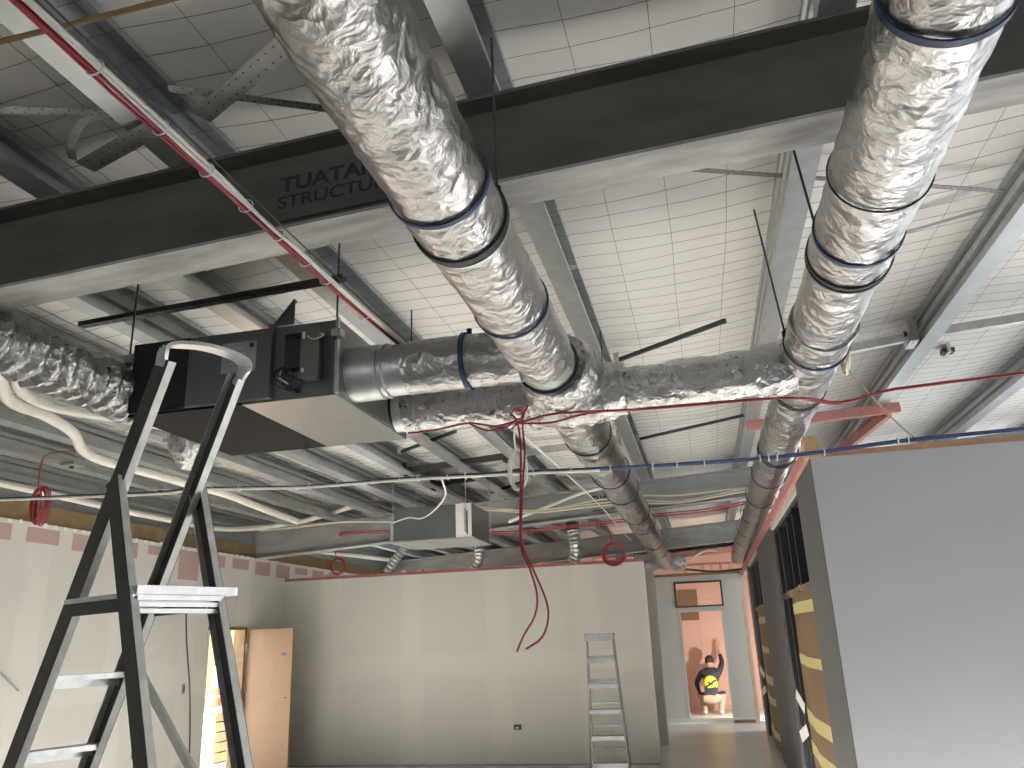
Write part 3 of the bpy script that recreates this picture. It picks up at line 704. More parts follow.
# flexible ducts on the left
fx = thing('flexible_duct', 'crinkled silver flexible duct curving into the left of the ceiling unit', 'flexible duct', (-3, 3.2, 3.03), 'silver flexible ducts')
foil_tube([(-3.25, 1.9, 3.16), (-3.12, 2.3, 3.12), (-2.98, 2.75, 3.06), (-2.93, 3.05, 3.03), (-2.90, 3.35, 3.02), (-2.92, 3.56, 3.02), (-2.86, 3.69, 3.03)], .135, .020, 31, rip=.9, freq=9, step=.012, n=60).build('crinkled_sleeve', foil2, fx, smooth=True)
fx2 = thing('flexible_duct', 'bulging crinkled silver flexible duct hanging below behind the ceiling unit', 'flexible duct', (-3.2, 4.5, 3.0), 'silver flexible ducts')
foil_tube([(-2.80, 4.15, 3.03), (-2.95, 4.22, 2.96), (-3.08, 4.38, 2.93), (-3.20, 4.58, 2.97), (-3.35, 4.72, 3.10), (-3.5, 4.8, 3.3)], .115, .018, 33, rip=.9, freq=9, step=.014, n=50).build('crinkled_sleeve', foil2, fx2, smooth=True)

# ================================================================== CEILING UNIT (far)
bx0, bx1, by0, by1, bz0, bz1 = -3.50, -2.55, 9.0, 9.80, 2.84, 3.23
a2 = thing('ceiling_air_unit', 'smaller looking far grey air unit hanging in front of the second rafter', 'air unit', (-3, 9.4, bz0), 'ducted air units')
MB().box(bx0, bx1, by0, by1, bz0, bz1).build('casing', sheet, a2, bevel=.006)
MB().box(-2.735, bx1 + .004, by0 - .012, by0, bz0, bz1).build('control_panel', white_paper, a2)
MB().box(bx0 - .05, bx1 + .03, by0 - .02, by1 + .02, bz0 - .018, bz0 - .0).build('bottom_panel', galv, a2)
MB().box(-2.63, -2.60, by0 - .03, by0 - .012, bz0 + .06, bz0 + .33).build('cable_cover', galv, a2)
MB().box(-2.60, -2.59, by0 - .022, by0 - .012, bz0 + .03, bz0 + .30).build('cable_trunk', black_plastic, a2)
MB().box(bx0 - .04, bx0, by0 - .02, by0 + .04, bz0, bz1 - .16).build('side_bracket', galv, a2)
for x, y in ((bx0 - .02, by0), (-2.61, by0 - .02), (bx1 + .02, by1), (bx0 - .02, by1)):
    MB().tube([(x, y, bz0 + .05), (x, y, ZP(x) + .02)], .005, 6).build('threaded_rod', galv, a2)
o = thing('flexible_connector', 'short grey ribbed flexible spout standing above the middle wall', 'flexible duct', (-1.83, 12.05, 2.8))
pts = spline([(-1.86, 12.05, 2.745), (-1.80, 12.05, 2.86), (-1.80, 12.05, 3.0), (-1.83, 12.05, 3.22)], .012)
MB().tube(pts, [.085 + .010 * math.sin(i * 1.3) for i in range(len(pts))], 24).build('ribbed_sleeve', galv, o, smooth=True)
MB().tube([(-1.83, 12.05, 3.22), (-1.83, 12.05, 3.34)], .10, 24).build('black_collar', black_plastic, o, smooth=True)
for i, (x0_, lab) in enumerate(((-4.75, 'slanting ribbed flexible spout left of the far air unit'), (-3.35, 'upright dark ribbed spout under the far air unit'))):
    o = thing('flexible_connector', lab, 'flexible duct', (x0_, 12.05, 2.745))
    pts = spline([(x0_ - .05, 12.05, 2.745), (x0_ + .05, 12.05, 2.9), (x0_ + (.22 if i == 0 else .05), 12.05, 3.12)], .012)
    MB().tube(pts, [.07 + .009 * math.sin(k * 1.3) for k in range(len(pts))], 20).build('ribbed_sleeve', galv, o, smooth=True)

# duct hangers
for n_, (x, y, zt, ztop, lab) in enumerate(((LX + .13, 2.27, DZ + .09, None, 'thin dark hanger rod beside the left duct at the near beam'), (RX - .10, 2.94, DZ + .11, None, 'thin dark hanger rod beside the right duct behind the near beam'),
                                  (RX - .14, 3.92, DZ + .06, None, 'thin dark hanger rod at the right duct junction'), (LX + .14, 5.25, DZ + .06, None, 'thin dark hanger rod beside the left duct beyond the junction'))):
    o = thing('hanger_rod', lab, 'hanger', (x, y, zt), 'duct hanger rods')
    MB().tube([(x, y, zt), (x - (.06 if x > 0 else 0), y, ZP(x) + .02)], .005, 8).build('rod', steel_dark, o)
    MB().tube([(x, y, zt - .02), (x, y, zt + .01)], .014, 6).build('nut', black_plastic, o)

# ================================================================== ROOF BRACING
def stripbrace(p0, p1, w, label, holes=True, m=strap_steel, bend=None, grp='galvanised strap braces'):
    t = thing('strap_brace', label, 'strap', Vector(p0).lerp(Vector(p1), .5), grp)
    p0, p1 = Vector(p0), Vector(p1); d = (p1 - p0).normalized(); side = d.cross(Vector((0, 0, 1))).normalized()
    MB().bar(p0, p1, w, .003, side).build('strip', m, t)
    if holes:
        mb = MB(); L = (p1 - p0).length; nrm = side.cross(d)
        for k in range(int(L / .045)):
            for s in (-1, 1):
                c = p0 + d * (.03 + k * .045 + (.02 if s > 0 else 0)) + side * (w * .27 * s)
                vs = [c + (d * math.cos(q * 1.047) + side * math.sin(q * 1.047)) * .0045 + nrm * e for e in (-.0022, .0022) for q in range(6)]
                mb.add(vs, [tuple(range(6)), tuple(range(11, 5, -1))] + [(i, (i + 1) % 6, 6 + (i + 1) % 6, 6 + i) for i in range(6)])
        o = mb.build('nail_holes', black_plastic, t); o['kind'] = 'stuff'
    return t
stripbrace((-2.27, 2.375, 3.59), (-1.80, 2.24, 3.62), .085, 'wide perforated strap end hanging below the left purlin')
stripbrace((-1.70, 2.30, 3.66), (-1.143, 2.03, 3.70), .085, 'wide perforated strap rising from the purlin to the left duct')
stripbrace((-1.72, 2.13, 3.67), (-1.12, 2.50, 3.70), .042, 'narrow perforated strap crossing behind the wide one')
stripbrace((-2.75, 1.84, 3.60), (-2.05, 2.17, 3.66), .042, 'narrow perforated strap at the upper left corner')
o = thing('curled_strap', 'curled loose strap end hanging from the left purlin', 'strap', (-2.1, 2.17, 3.6), 'galvanised strap braces')
pts = spline([(-2.02, 2.2, 3.66), (-2.12, 2.19, 3.655), (-2.18, 2.21, 3.62), (-2.20, 2.22, 3.56), (-2.19, 2.23, 3.52)], .02)
mb = MB()
for q in range(len(pts) - 1): mb.bar(pts[q], pts[q + 1] + (pts[q + 1] - pts[q]) * .1, .035, .003, (.3, 1, 0))
mb.build('strip', strap_steel, o)
stripbrace((.15, 3.55, 3.86), (1.83, 4.42, 3.95), .035, 'thin galvanised strap running behind the right duct near the beam')
stripbrace((.9, 4.88, 3.90), (1.83, 4.60, 3.95), .035, 'thin galvanised strap rising to the right purlin', False)
for p0, p1, lab in (((-.50, 6.22, 3.83), (.36, 5.70, 3.87), 'dark slanting brace between the ducts beyond the cross duct'), ((-.56, 9.04, 3.82), (.67, 8.62, 3.89), 'thin dark brace between the ducts nearer the second rafter'),
                    ((-3.07, 8.05, 3.68), (-2.28, 7.54, 3.72), 'thin brace left of the hanging red cables'), ((-2.83, 11.0, 3.69), (-2.2, 10.5, 3.73), 'short dark brace above the far air unit')):
    o = thing('brace_bar', lab, 'brace', p0, 'thin roof braces'); MB().bar(p0, p1, .03, .03, (0, 1, 0)).build('bar', steel_dark, o)
    MB().box(p0[0] - .02, p0[0] + .02, p0[1] - .03, p0[1] + .03, p0[2] - .02, p0[2] + .06).build('cleat', galv, o)
def bridging(x0, x1, y0, y1, h, label, m=galv):
    o = thing('purlin_bridging', label, 'bridging', (x0, y0, ZP(x0) + h), 'purlin bridging bars')
    MB().bar((x0, y0, ZP(x0) + h), (x1, y1, ZP(x1) + h), .07, .05, (0, 0, 1)).build('channel', m, o)
    for x, y in ((x0, y0), (x1, y1)): MB().box(x - .02, x + .02, y - .07, y + .07, ZP(x) + h - .07, ZP(x) + h + .09).build('end_cleat', m, o)
bridging(.75, 1.86, 6.85, 6.70, .08, 'galvanised bridging channel from right duct to the bright right purlin')
bridging(2.02, 3.15, 6.68, 6.66, .08, 'galvanised bridging channel at the right edge of the view')
o = thing('cleat_bolt', 'heavy bolted cleat on the bright right purlin', 'cleat', (1.86, 6.70, 3.90))
MB().box(1.82, 1.885, 6.60, 6.82, ZP(1.9) + .01, ZP(1.9) + .19).build('plate', galv, o)
MB().tube([(1.80, 6.7, ZP(1.9) + .1), (1.82, 6.7, ZP(1.9) + .1)], .03, 10).build('bolt', steel_dark, o)
bridging(-3.25, -2.05, 8.75, 8.72, .06, 'dark bridging bar left of the white cable loop', steel_dark)
bridging(-3.25, -2.05, 9.71, 9.62, .06, 'second dark bridging bar behind the blue cable line', steel_dark)
bridging(-1.9, -.75, 8.8, 8.75, .08, 'bridging bar between the two middle purlins', galv)
for x, y0, y1 in ((-5.72, 6.2, 6.35), (-5.75, 7.55, 7.7), (-4.5, 6.0, 6.15)):
    o = thing('purlin_cleat', 'small grey cleat bracket on the left purlins, %s' % {6.2: 'nearest the hanging red coil', 7.55: 'above the ladder stile', 6.0: 'beside the lagged pipe'}[y0], 'cleat', (x, y0, ZP(x)))
    MB().box(x - .01, x + .14, y0, y1, ZP(x) - .03, ZP(x) - .0).build('plate', galv, o); MB().tube([(x + .06, y0 + .07, ZP(x) - .05), (x + .06, y0 + .07, ZP(x) - .03)], .02, 8).build('bolt', steel_dark, o)
# pink sprayed timber braces on the right
o = thing('pink_brace', 'pink timber brace crossing under the right purlins', 'timber', (1.4, 8.6, 3.8), 'pink timber braces')
MB().bar((.62, 8.55, ZP(.62) - .03), (2.16, 8.68, ZP(2.16) - .03), .10, .06, (0, 0, 1)).build('timber', pink_timber, o)
o = thing('pink_brace', 'pink timber brace running along the right purlin above the grey wall', 'timber', (1.95, 9.8, 3.82), 'pink timber braces')
MB().bar((2.05, 8.7, ZP(2) - .05), (1.80, 10.9, ZP(1.8) - .05), .12, .06, (0, 0, 1)).build('timber', pink_timber, o)
o = thing('pink_brace', 'short upright pink brace standing on the partition top plate', 'timber', (.80, 8.6, 2.9), 'pink timber braces')
MB().bar((.80, 8.9, 2.88), (.86, 8.8, 3.35), .09, .05, (0, 1, 0)).build('timber', pink_timber, o)
o = thing('roof_clip', 'small dark clip fixed to the insulation at right', 'clip', (2.39, 7.63, 3.98))
MB().box(2.34, 2.44, 7.58, 7.68, ZR(2.4) - .09, ZR(2.4) - .05).build('plate', steel_dark, o); MB().box(2.37, 2.40, 7.55, 7.71, ZR(2.4) - .10, ZR(2.4) - .02).build('spring', galv, o)

# ================================================================== CABLES AND PIPES
def cable(name, label, pts, r, m, grp=None, cat='cable', n=8, step=.06):
    pts = spline(pts, step)
    o = MB().tube(pts, r, n).build(name, m, None, smooth=True)
    return tag(o, label, cat, grp)
def wob(pts, s, k):
    return [Vector(p) + Vector((noise.noise(Vector((i * .9, k, s))), noise.noise(Vector((i * .9, k, s + 7))), noise.noise(Vector((i * .9, k, s + 13))))) * .012 for i, p in enumerate(pts)]
rm = [(-1.42, -.2, 3.17), (-1.42, .6, 3.16), (-1.41, 1.2, 3.15), (-1.41, 1.6, 3.155), (-1.41, 2.02, 3.15), (-1.41, 2.31, 3.15), (-1.40, 2.6, 3.15), (-1.40, 3.0, 3.145), (-1.37, 3.9, 3.15), (-1.34, 4.7, 3.14), (-1.24, 5.4, 3.14)]
for k, (dx, dzz) in enumerate(((0, 0), (-.013, .004), (-.006, .014), (.008, .012))):
    cable('red_cable', ('lowest', 'left', 'upper', 'right')[k] + ' strand of the long red cable bundle under the near beam', wob([(p[0] + dx, p[1], p[2] + dzz) for p in rm], k, 1), .0052, red_cable, 'red cables tied under the beam')
for k, dx in enumerate((.016, .026)):
    cable('white_cable', ('inner', 'outer')[k] + ' white cable tied beside the red bundle', wob([(p[0] + dx, p[1], p[2] + .004) for p in rm] + [(-1.15, 7.2, 3.15), (-1.08, 9.35, 3.14), (-1.05, 11.2, 3.1), (-1.0, 12.4, 3.05)], k, 2), .0062, white_cable, 'white cables beside the red bundle')
for k, y in enumerate((1.45, 1.72, 1.95, 2.18, 2.4, 2.62, 2.8, 3.2, 3.6, 4.1, 4.5)):
    tag(ring((-1.400, y, 3.155), .024, .0025, 'Y', 20, 6, sx=1.1).build('cable_tie', white_cable), 'white cable tie around the red and white cable bundle', 'cable tie', 'ties on the red bundle')
cable('catenary_wire', 'taut steel catenary wire above the red bundle', [(-1.375, -.3, 3.19), (-1.375, 3, 3.185), (-1.30, 5.4, 3.17)], .003, steel_dark)
cable('red_cable', 'red cable sagging across the room to the right edge', [(-.90, 4.08, 2.80), (-.78, 4.05, 2.815), (-.64, 3.98, 2.81), (-.23, 4.02, 2.80), (.08, 4.04, 2.80), (.52, 4.08, 2.80), (.79, 4.26, 2.80), (.97, 4.13, 2.80), (1.15, 4.09, 2.80), (1.57, 4.04, 2.80), (2.4, 4.0, 2.82)], .0065, red_cable, 'red cables across the room')
cable('red_cable', 'second red cable strand just above the one across the room', [(-.90, 4.10, 2.81), (-.70, 4.08, 2.79), (-.50, 4.02, 2.805), (-.23, 4.05, 2.81), (.08, 4.05, 2.807), (.5, 4.09, 2.805), (.78, 4.29, 2.80), (.97, 4.15, 2.808), (1.15, 4.10, 2.806), (1.57, 4.06, 2.808), (2.4, 4.02, 2.83)], .006, red_cable, 'red cables across the room')
cable('red_cable', 'red cable drooping leftward from the knot to the ceiling unit corner', [(-1.50, 4.05, 2.80), (-1.35, 4.06, 2.805), (-1.15, 4.07, 2.83), (-1.02, 4.08, 2.80), (-.90, 4.10, 2.82)], .006, red_cable, 'red cables across the room')
cable('red_cable', 'red cable loop sagging below the knot', [(-1.16, 4.06, 2.83), (-1.05, 4.04, 2.77), (-.95, 4.05, 2.775), (-.88, 4.08, 2.83), (-.84, 4.06, 2.79)], .005, red_cable, 'red cables across the room')
cable('red_cable', 'left strand of the red cable pair hanging in front of the middle wall', [(-.885, 3.95, 2.82), (-.85, 3.92, 2.76), (-.835, 3.9, 2.62), (-.845, 3.9, 2.40), (-.855, 3.9, 2.14), (-.815, 3.9, 2.02), (-.785, 3.9, 1.90), (-.80, 3.9, 1.80), (-.86, 3.9, 1.71), (-.895, 3.9, 1.64)], .0052, red_cable, 'hanging red cables', step=.03)
cable('red_cable', 'right strand of the red cable pair hanging in front of the middle wall', [(-.82, 3.95, 2.82), (-.825, 3.92, 2.74), (-.815, 3.9, 2.60), (-.835, 3.9, 2.40), (-.85, 3.9, 2.16), (-.80, 3.9, 2.02), (-.745, 3.9, 1.88), (-.735, 3.9, 1.79), (-.77, 3.9, 1.70), (-.85, 3.9, 1.65)], .0052, red_cable, 'hanging red cables', step=.03)
cable('red_cable', 'short red cable tail curling at the knot', [(-.90, 3.98, 2.82), (-.87, 3.95, 2.85), (-.82, 3.95, 2.82), (-.80, 3.95, 2.86), (-.84, 3.95, 2.79), (-.89, 3.95, 2.74)], .005, red_cable, 'red cables across the room', step=.02)
tag(ring((-.835, 3.9, 2.83), .022, .006, 'Z', 20, 6).build('cable_tie', red_cable), 'red tie knot where the red cables meet', 'cable tie')
o = thing('cable_loop', 'hanging loop of white cable tied with its tail', 'cable', (-.93, 4.3, 2.5), None)
mb = MB()
for s in (0, .012): mb.tube([Vector((-.95 + s + .045 * math.sin(t), 4.3 + s, 2.60 + .115 * math.cos(t))) for t in [2 * math.pi * k / 28 for k in range(28)]], .006, 6, closed=True)
mb.build('loop', white_cable, o); MB().tube(spline([(-.95, 4.3, 2.715), (-.945, 4.25, 2.77), (-.93, 4.2, 2.83)], .03), .006, 6).build('tail', white_cable, o)
# blue catenary line across the room
bl = [(-6.3, 6.1, 3.10), (-4.62, 6.05, 3.02), (-4.12, 6.05, 3.02), (-3.18, 6.05, 2.965), (-2.30, 6.05, 2.965), (-1.47, 6.05, 2.93), (-.68, 6.05, 2.91), (.065, 6.05, 2.89), (.56, 6.05, 2.89), (.98, 6.05, 2.90), (1.46, 6.05, 2.93), (2.26, 6.05, 2.945), (4.0, 6.0, 2.98)]
KB = .917
bl = [(x * KB, y * KB, 1.7 + (z - 1.7) * KB) for x, y, z in bl]
for k, (dy, dz_) in enumerate(((0, 0), (.014, .006), (-.012, .009))):
    cable('blue_cable', ('lower', 'rear', 'upper')[k] + ' strand of the blue cable line across the room', wob([(p[0], p[1] + dy, p[2] + dz_) for p in bl], k, 5), .008, blue_cable, 'blue cables across the room')
cable('white_cable', 'white cable tied along the left half of the blue line', wob([(p[0], p[1] - .02, p[2] - .006) for p in bl[:7]], 3, 5), .010, white_cable)
for x in (-4.0, -3.75, -3.1, -2.85, -2.3, -2.15, -1.9, -1.75, -1.2, -.9, -.6, -.28, -.1, .1, .5, .56, .62, .95, 1.45, 1.52):
    x *= KB
    z = next(bl[i][2] + (bl[i + 1][2] - bl[i][2]) * (x - bl[i][0]) / (bl[i + 1][0] - bl[i][0]) for i in range(len(bl) - 1) if bl[i][0] <= x <= bl[i + 1][0])
    tag(ring((x, 5.548, z + .005), .025, .004, 'X', 18, 6).build('cable_tie', white_cable), 'white cable tie around the blue cable line', 'cable tie', 'ties on the blue line')
cable('white_cable', 'thin white cable drooping from the blue line to the far air unit', [(-1.79, 5.55, 2.835), (-2.1, 6.6, 2.90), (-2.6, 7.8, 2.98), (-2.95, 8.4, 3.0), (-3.25, 8.8, 3.08), (-3.5, 8.97, 3.06)], .008, white_cable)
# cream cables along the second rafter
cr = [(-3.2, 10.75, 3.47), (-2.6, 10.75, 3.38), (-2.06, 10.75, 3.33), (-1.25, 10.75, 3.36), (-.72, 10.75, 3.35), (-.19, 10.75, 3.32), (.59, 10.75, 3.40), (1.2, 10.75, 3.45)]
for k in range(3): cable('cream_cable', ('lower', 'middle', 'upper')[k] + ' cream cable strung before the second rafter', wob([(p[0], p[1] + .02 * k, p[2] + .035 * k - (.05 * math.sin(i * 1.1) if k == 2 else 0)) for i, p in enumerate(cr)], k, 8), .011, cream_cable, 'cream cables at the second rafter')
cable('conduit', 'white diagonal conduit beside the far air unit at the second rafter', [(-2.55, 10.9, 3.25), (-2.0, 10.9, 3.42), (-1.5, 10.95, 3.58), (-1.1, 10.95, 3.64)], .022, white_cable, None, 'conduit')
rf = [(-5.45, 11.3, 3.27), (-4.9, 11.0, 3.25), (-4.3, 11.0, 3.22), (-2.7, 11.3, 3.14), (-2.0, 11.3, 3.16), (-1.2, 11.3, 3.19), (-.5, 11.3, 3.24), (.2, 11.3, 3.26), (.7, 11.3, 3.33)]
for k in range(2): cable('red_cable', ('lower', 'upper')[k] + ' far red cable line passing under the second rafter', wob([(p[0], p[1], p[2] + .03 * k) for p in rf], k, 11), .009, red_cable, 'far red cables')
def coil(c, r, label, m, axis='Y', sx=1.0, turns=4, tr=.008, tail=None, grp=None):
    o = thing('cable_coil', label, 'cable coil', c, grp); mb = MB(); rnd = random.Random(int(c[0] * 100))
    for k in range(turns): ring((c[0] + rnd.uniform(-.012, .012), c[1] + k * .012, c[2] + rnd.uniform(-.015, .015)), r * rnd.uniform(.88, 1.08), tr, axis, 36, 6, mb, sx * rnd.uniform(.9, 1.1))
    mb.build('turns', m, o, smooth=True)
    if tail: MB().tube(spline(tail, .04), tr, 6).build('tail', m, o, smooth=True)
coil((-5.44, 11.6, 2.86), .115, 'coil of red cable hanging at the left end of the middle wall', red_cable, tail=[(-5.44, 11.6, 2.97), (-5.45, 11.5, 3.1), (-5.45, 11.3, 3.27)], grp='red cable coils')
coil((-1.20, 11.6, 2.80), .15, 'coil of red cable hanging above the small stepladder', red_cable, tail=[(-1.2, 11.6, 2.95), (-1.22, 11.45, 3.08), (-1.25, 11.3, 3.19)], turns=6, grp='red cable coils')
coil((-5.74, 6.0, 3.0), .165, 'long hank of red cable hanging near the left wall', red_cable, sx=.40, turns=8, tail=[(-5.74, 6, 3.12), (-5.75, 6.0, 3.3), (-5.70, 6.0, 3.46), (-5.4, 6.05, 3.47)], tr=.006, grp='red cable coils')
coil((.85, 4.25, 3.06), .085, 'coil of beige cable tucked beside the right duct', cream_cable, axis='X', turns=5, tr=.008)
cable('cream_cable', 'beige cable dropping from the duct to the grey wall top', [(.85, 4.3, 3.0), (1.05, 4.75, 2.94), (1.3, 5.3, 2.885), (1.52, 5.74, 2.845)], .004, brown_timber)
# lagged pipes at left
pp = [(-3.6, 3.0, 3.36), (-3.84, 3.55, 3.33), (-4.2, 4.05, 3.28), (-4.33, 4.5, 3.3), (-4.5, 4.95, 3.3), (-4.83, 5.45, 3.3), (-4.95, 5.85, 3.3), (-4.93, 6.45, 3.3), (-4.93, 7.0, 3.3), (-4.92, 7.7, 3.3), (-5.05, 8.6, 3.3), (-5.2, 9.8, 3.3)]
cable('lagged_pipe', 'thick white lagged pipe bending along the left purlins', pp, .040, pipe_lag, 'lagged pipes', 'pipe', 14)
cable('lagged_pipe', 'second lagged pipe close beside the bending one', [(p[0] + .07, p[1] + .02, p[2] + .05) for p in pp[:4]] + [(-4.2, 5.0, 3.4), (-4.0, 5.8, 3.45), (-3.9, 6.6, 3.48)], .034, pipe_lag, 'lagged pipes', 'pipe', 14)
cable('lagged_pipe', 'white pipe along the left wall top turning onto the second rafter', [(-6.25, 4.5, 3.25), (-6.25, 6.1, 3.25), (-6.25, 7.45, 3.235), (-6.25, 8.1, 3.23), (-6.25, 9.6, 3.25), (-6.2, 10.5, 3.36), (-5.9, 10.85, 3.44), (-5.54, 10.85, 3.48), (-4.91, 10.87, 3.62), (-4.5, 10.95, 3.74)], .034, pipe_lag, 'lagged pipes', 'pipe', 12)
cable('cream_cable', 'grey cream cable along the second rafter top at left', [(-6.3, 10.8, 3.36), (-5.6, 10.8, 3.38), (-5.0, 10.8, 3.40), (-4.2, 10.9, 3.36)], .012, cream_cable)
cable('conduit', 'white conduit slanting above the middle wall by the red coil', [(-5.9, 11.6, 3.12), (-5.4, 11.9, 3.05), (-4.9, 12.2, 2.98), (-4.75, 12.3, 2.95)], .030, white_cable, None, 'conduit')
# brown cable crossing the top left corner
cable('brown_conduit', 'thin brown conduit crossing the top left corner', [(-2.4, 1.45, 3.31), (-1.71, 1.44, 3.30), (-1.18, 1.43, 3.30), (-.85, 1.42, 3.31)], .008, brown_timber, None, 'conduit')
cable('black_cable', 'loose black cable hanging at the left wall edge', [(XL + .02, 5.9, 2.1), (XL + .03, 6.2, 1.9), (XL + .03, 6.6, 1.62), (XL + .03, 6.9, 1.4)], .008, grey_cable)
cable('black_cable', 'thin black cable dropping in front of the left wall by the door', [(-6.35, 9.2, 2.3), (-6.36, 9.3, 1.8), (-6.36, 9.45, 1.2), (-6.4, 9.6, .5), (-6.42, 9.65, .02)], .010, steel_dark)
# services above the corridor end
o = thing('pink_beam', 'pink timber trimmer across the corridor end', 'timber', (0, 16.4, 3.0)); MB().bar((-.6, 16.3, 3.13), (.62, 16.3, 3.19), .11, .06, (0, 0, 1)).build('timber', pink_timber, o)
o = thing('corridor_lintel', 'brown and pink blocked framing above the far wall', 'timber', (0, 17.3, 2.8))
MB().box(-1.6, .75, 17.3, 17.4, 2.8, 2.85).build('plate', brown_timber, o)
for k in range(7): MB().box(-.55 + k * .18, -.50 + k * .18, 17.3, 17.38, 2.85, 3.0).build('block', pink_timber if k % 2 else raw_timber, o)
MB().box(-.9, .75, 17.3, 17.38, 3.0, 3.04).build('plate', pink_timber, o)
cable('black_pipe', 'black pipe strung across above the far wall', [(-.95, 16.9, 2.97), (-.3, 16.9, 2.90), (.2, 16.9, 2.83), (.66, 16.9, 2.84), (.80, 16.9, 2.845)], .022, black_plastic, None, 'pipe')
foil_x = thing('flexible_duct', 'silver flexible duct lying above the corridor end', 'flexible duct', (-.8, 15.4, 2.9), 'silver flexible ducts')
foil_tube([(-1.5, 15.2, 3.0), (-1.1, 15.4, 2.98), (-.7, 15.6, 2.95), (-.3, 15.7, 2.93)], .13, .02, 41, rip=.9, step=.03, n=30).build('crinkled_sleeve', foil2, foil_x, smooth=True)
cable('white_cable', 'white cable arching above the corridor end', [(-.2, 16.2, 3.0), (-.05, 16.2, 3.12), (.15, 16.2, 3.18), (.3, 16.2, 3.15)], .02, white_cable)

# ================================================================== PLATFORM LADDER
th = -.425; U = Vector((math.cos(th), math.sin(th), 0)); Vv = Vector((-math.sin(th), math.cos(th), 0)); LW = .332
LO = Vector((-2.479, 2.767, 0)); KL, KR, ZL, ZPV, ZPL = .575, .408, 2.792, 2.334, 1.898
def LA(z): return LO + U * KL * (z - 1.7) + Vector((0, 0, z))
def LBp(z): return LA(z) + Vv * LW
def RA(z): return LA(ZPV) + U * KR * (ZPV - z) + Vector((0, 0, z - ZPV))
def RB(z): return RA(z) + Vv * LW
ld = thing('platform_ladder', 'tall aluminium platform ladder with guard loop standing at left', 'ladder', LA(0))
def channel(p0, p1, w, th_, out, name, parent):
    """ladder stile: side plate with shade painted in, with bright flanges"""
    d = (p1 - p0).normalized(); a = (U - d * U.dot(d)).normalized()
    o = MB().bar(p0, p1, w, th_ * .25, a).build(name, alu_shaded, parent)
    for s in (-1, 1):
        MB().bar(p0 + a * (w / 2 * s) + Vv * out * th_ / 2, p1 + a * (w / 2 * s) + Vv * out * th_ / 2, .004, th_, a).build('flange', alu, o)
    return o
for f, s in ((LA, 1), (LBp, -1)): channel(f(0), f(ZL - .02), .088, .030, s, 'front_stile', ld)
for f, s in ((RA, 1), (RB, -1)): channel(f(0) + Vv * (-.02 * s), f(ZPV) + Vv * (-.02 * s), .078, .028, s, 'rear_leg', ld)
top = spline([LA(ZL - .05), LA(ZL) + Vector((0, 0, .02)) + U * .0, LA(ZL) + U * .05 + Vv * .07 + Vector((0, 0, .035)), LA(ZL) + U * .075 + Vv * LW * .5 + Vector((0, 0, .035)), LBp(ZL) + U * .06 - Vv * .05 + Vector((0, 0, .03)), LBp(ZL) + U * .02 + Vector((0, 0, .015)), LBp(ZL - .05)], .012)
mb = MB()
for i in range(len(top) - 1): mb.bar(top[i], top[i + 1] + (top[i + 1] - top[i]) * .15, .062, .014, U)
mb.build('guard_loop', alu, ld)
for k in range(1, 7):
    z = ZPL - .28 * k
    if z > .1:
        a, b_ = LA(z), LBp(z)
        t_ = MB().bar(a, b_, .085, .022, U).build('tread', alu, ld)
        MB().bar(a - U * .045 - Vector((0, 0, .016)), b_ - U * .045 - Vector((0, 0, .016)), .004, .05, U).build('tread_nosing', alu, t_)
pf0, pf1 = LA(ZPL) + U * .02, RA(ZPL)
c = [LA(ZPL) - U * .03, RA(ZPL) + U * .05]
pl = MB().bar((c[0] + Vv * LW / 2), (c[1] + Vv * LW / 2 + Vector((0, 0, 0))), LW + .03, .018, Vv).build('platform', alu, ld)
for k in range(7):
    q = c[0].lerp(c[1], (k + .5) / 7); MB().bar(q - Vector((0, 0, .016)), q + Vv * LW - Vector((0, 0, .016)), .018, .016, U).build('platform_rib', alu, pl)
for k in range(3):
    q = c[1] - Vector((0, 0, .012 + .022 * k)) - U * .008 * k; MB().bar(q, q + Vv * LW, .016, .016, U).build('platform_apron', alu, pl)
for q in (0, LW): MB().bar(c[0] + Vv * q - Vector((0, 0, .03)), c[1] + Vv * q - Vector((0, 0, .03)), .012, .05, Vv).build('side_rail', alu_shaded, ld)
MB().bar(RA(ZPL) + U * .05 - Vv * .01 + Vector((0, 0, .015)), RB(ZPL) + U * .05 + Vv * .06 + Vector((0, 0, .015)), .04, .03, U).build('platform_edge', alu, ld)
for f in (LA, LBp):
    p = f(ZPV) - Vv * .02; MB().tube([p, p + Vv * .04], .016, 12).build('pivot_bolt', steel_dark, ld)
MB().bar(LBp(1.66) + U * .04, RB(.95) - U * .02, .035, .018, U).build('diagonal_brace', alu, ld)
MB().bar(RA(.55), RB(.55), .03, .02, U).build('rear_crossbar', alu, ld)
MB().bar(RA(1.25), RB(1.25), .03, .02, U).build('rear_crossbar', alu, ld)
for f in (LA, LBp, RA, RB): MB().bar(f(0) + Vector((0, 0, .0)), f(.05), .095, .04, U).build('foot', black_plastic, ld)

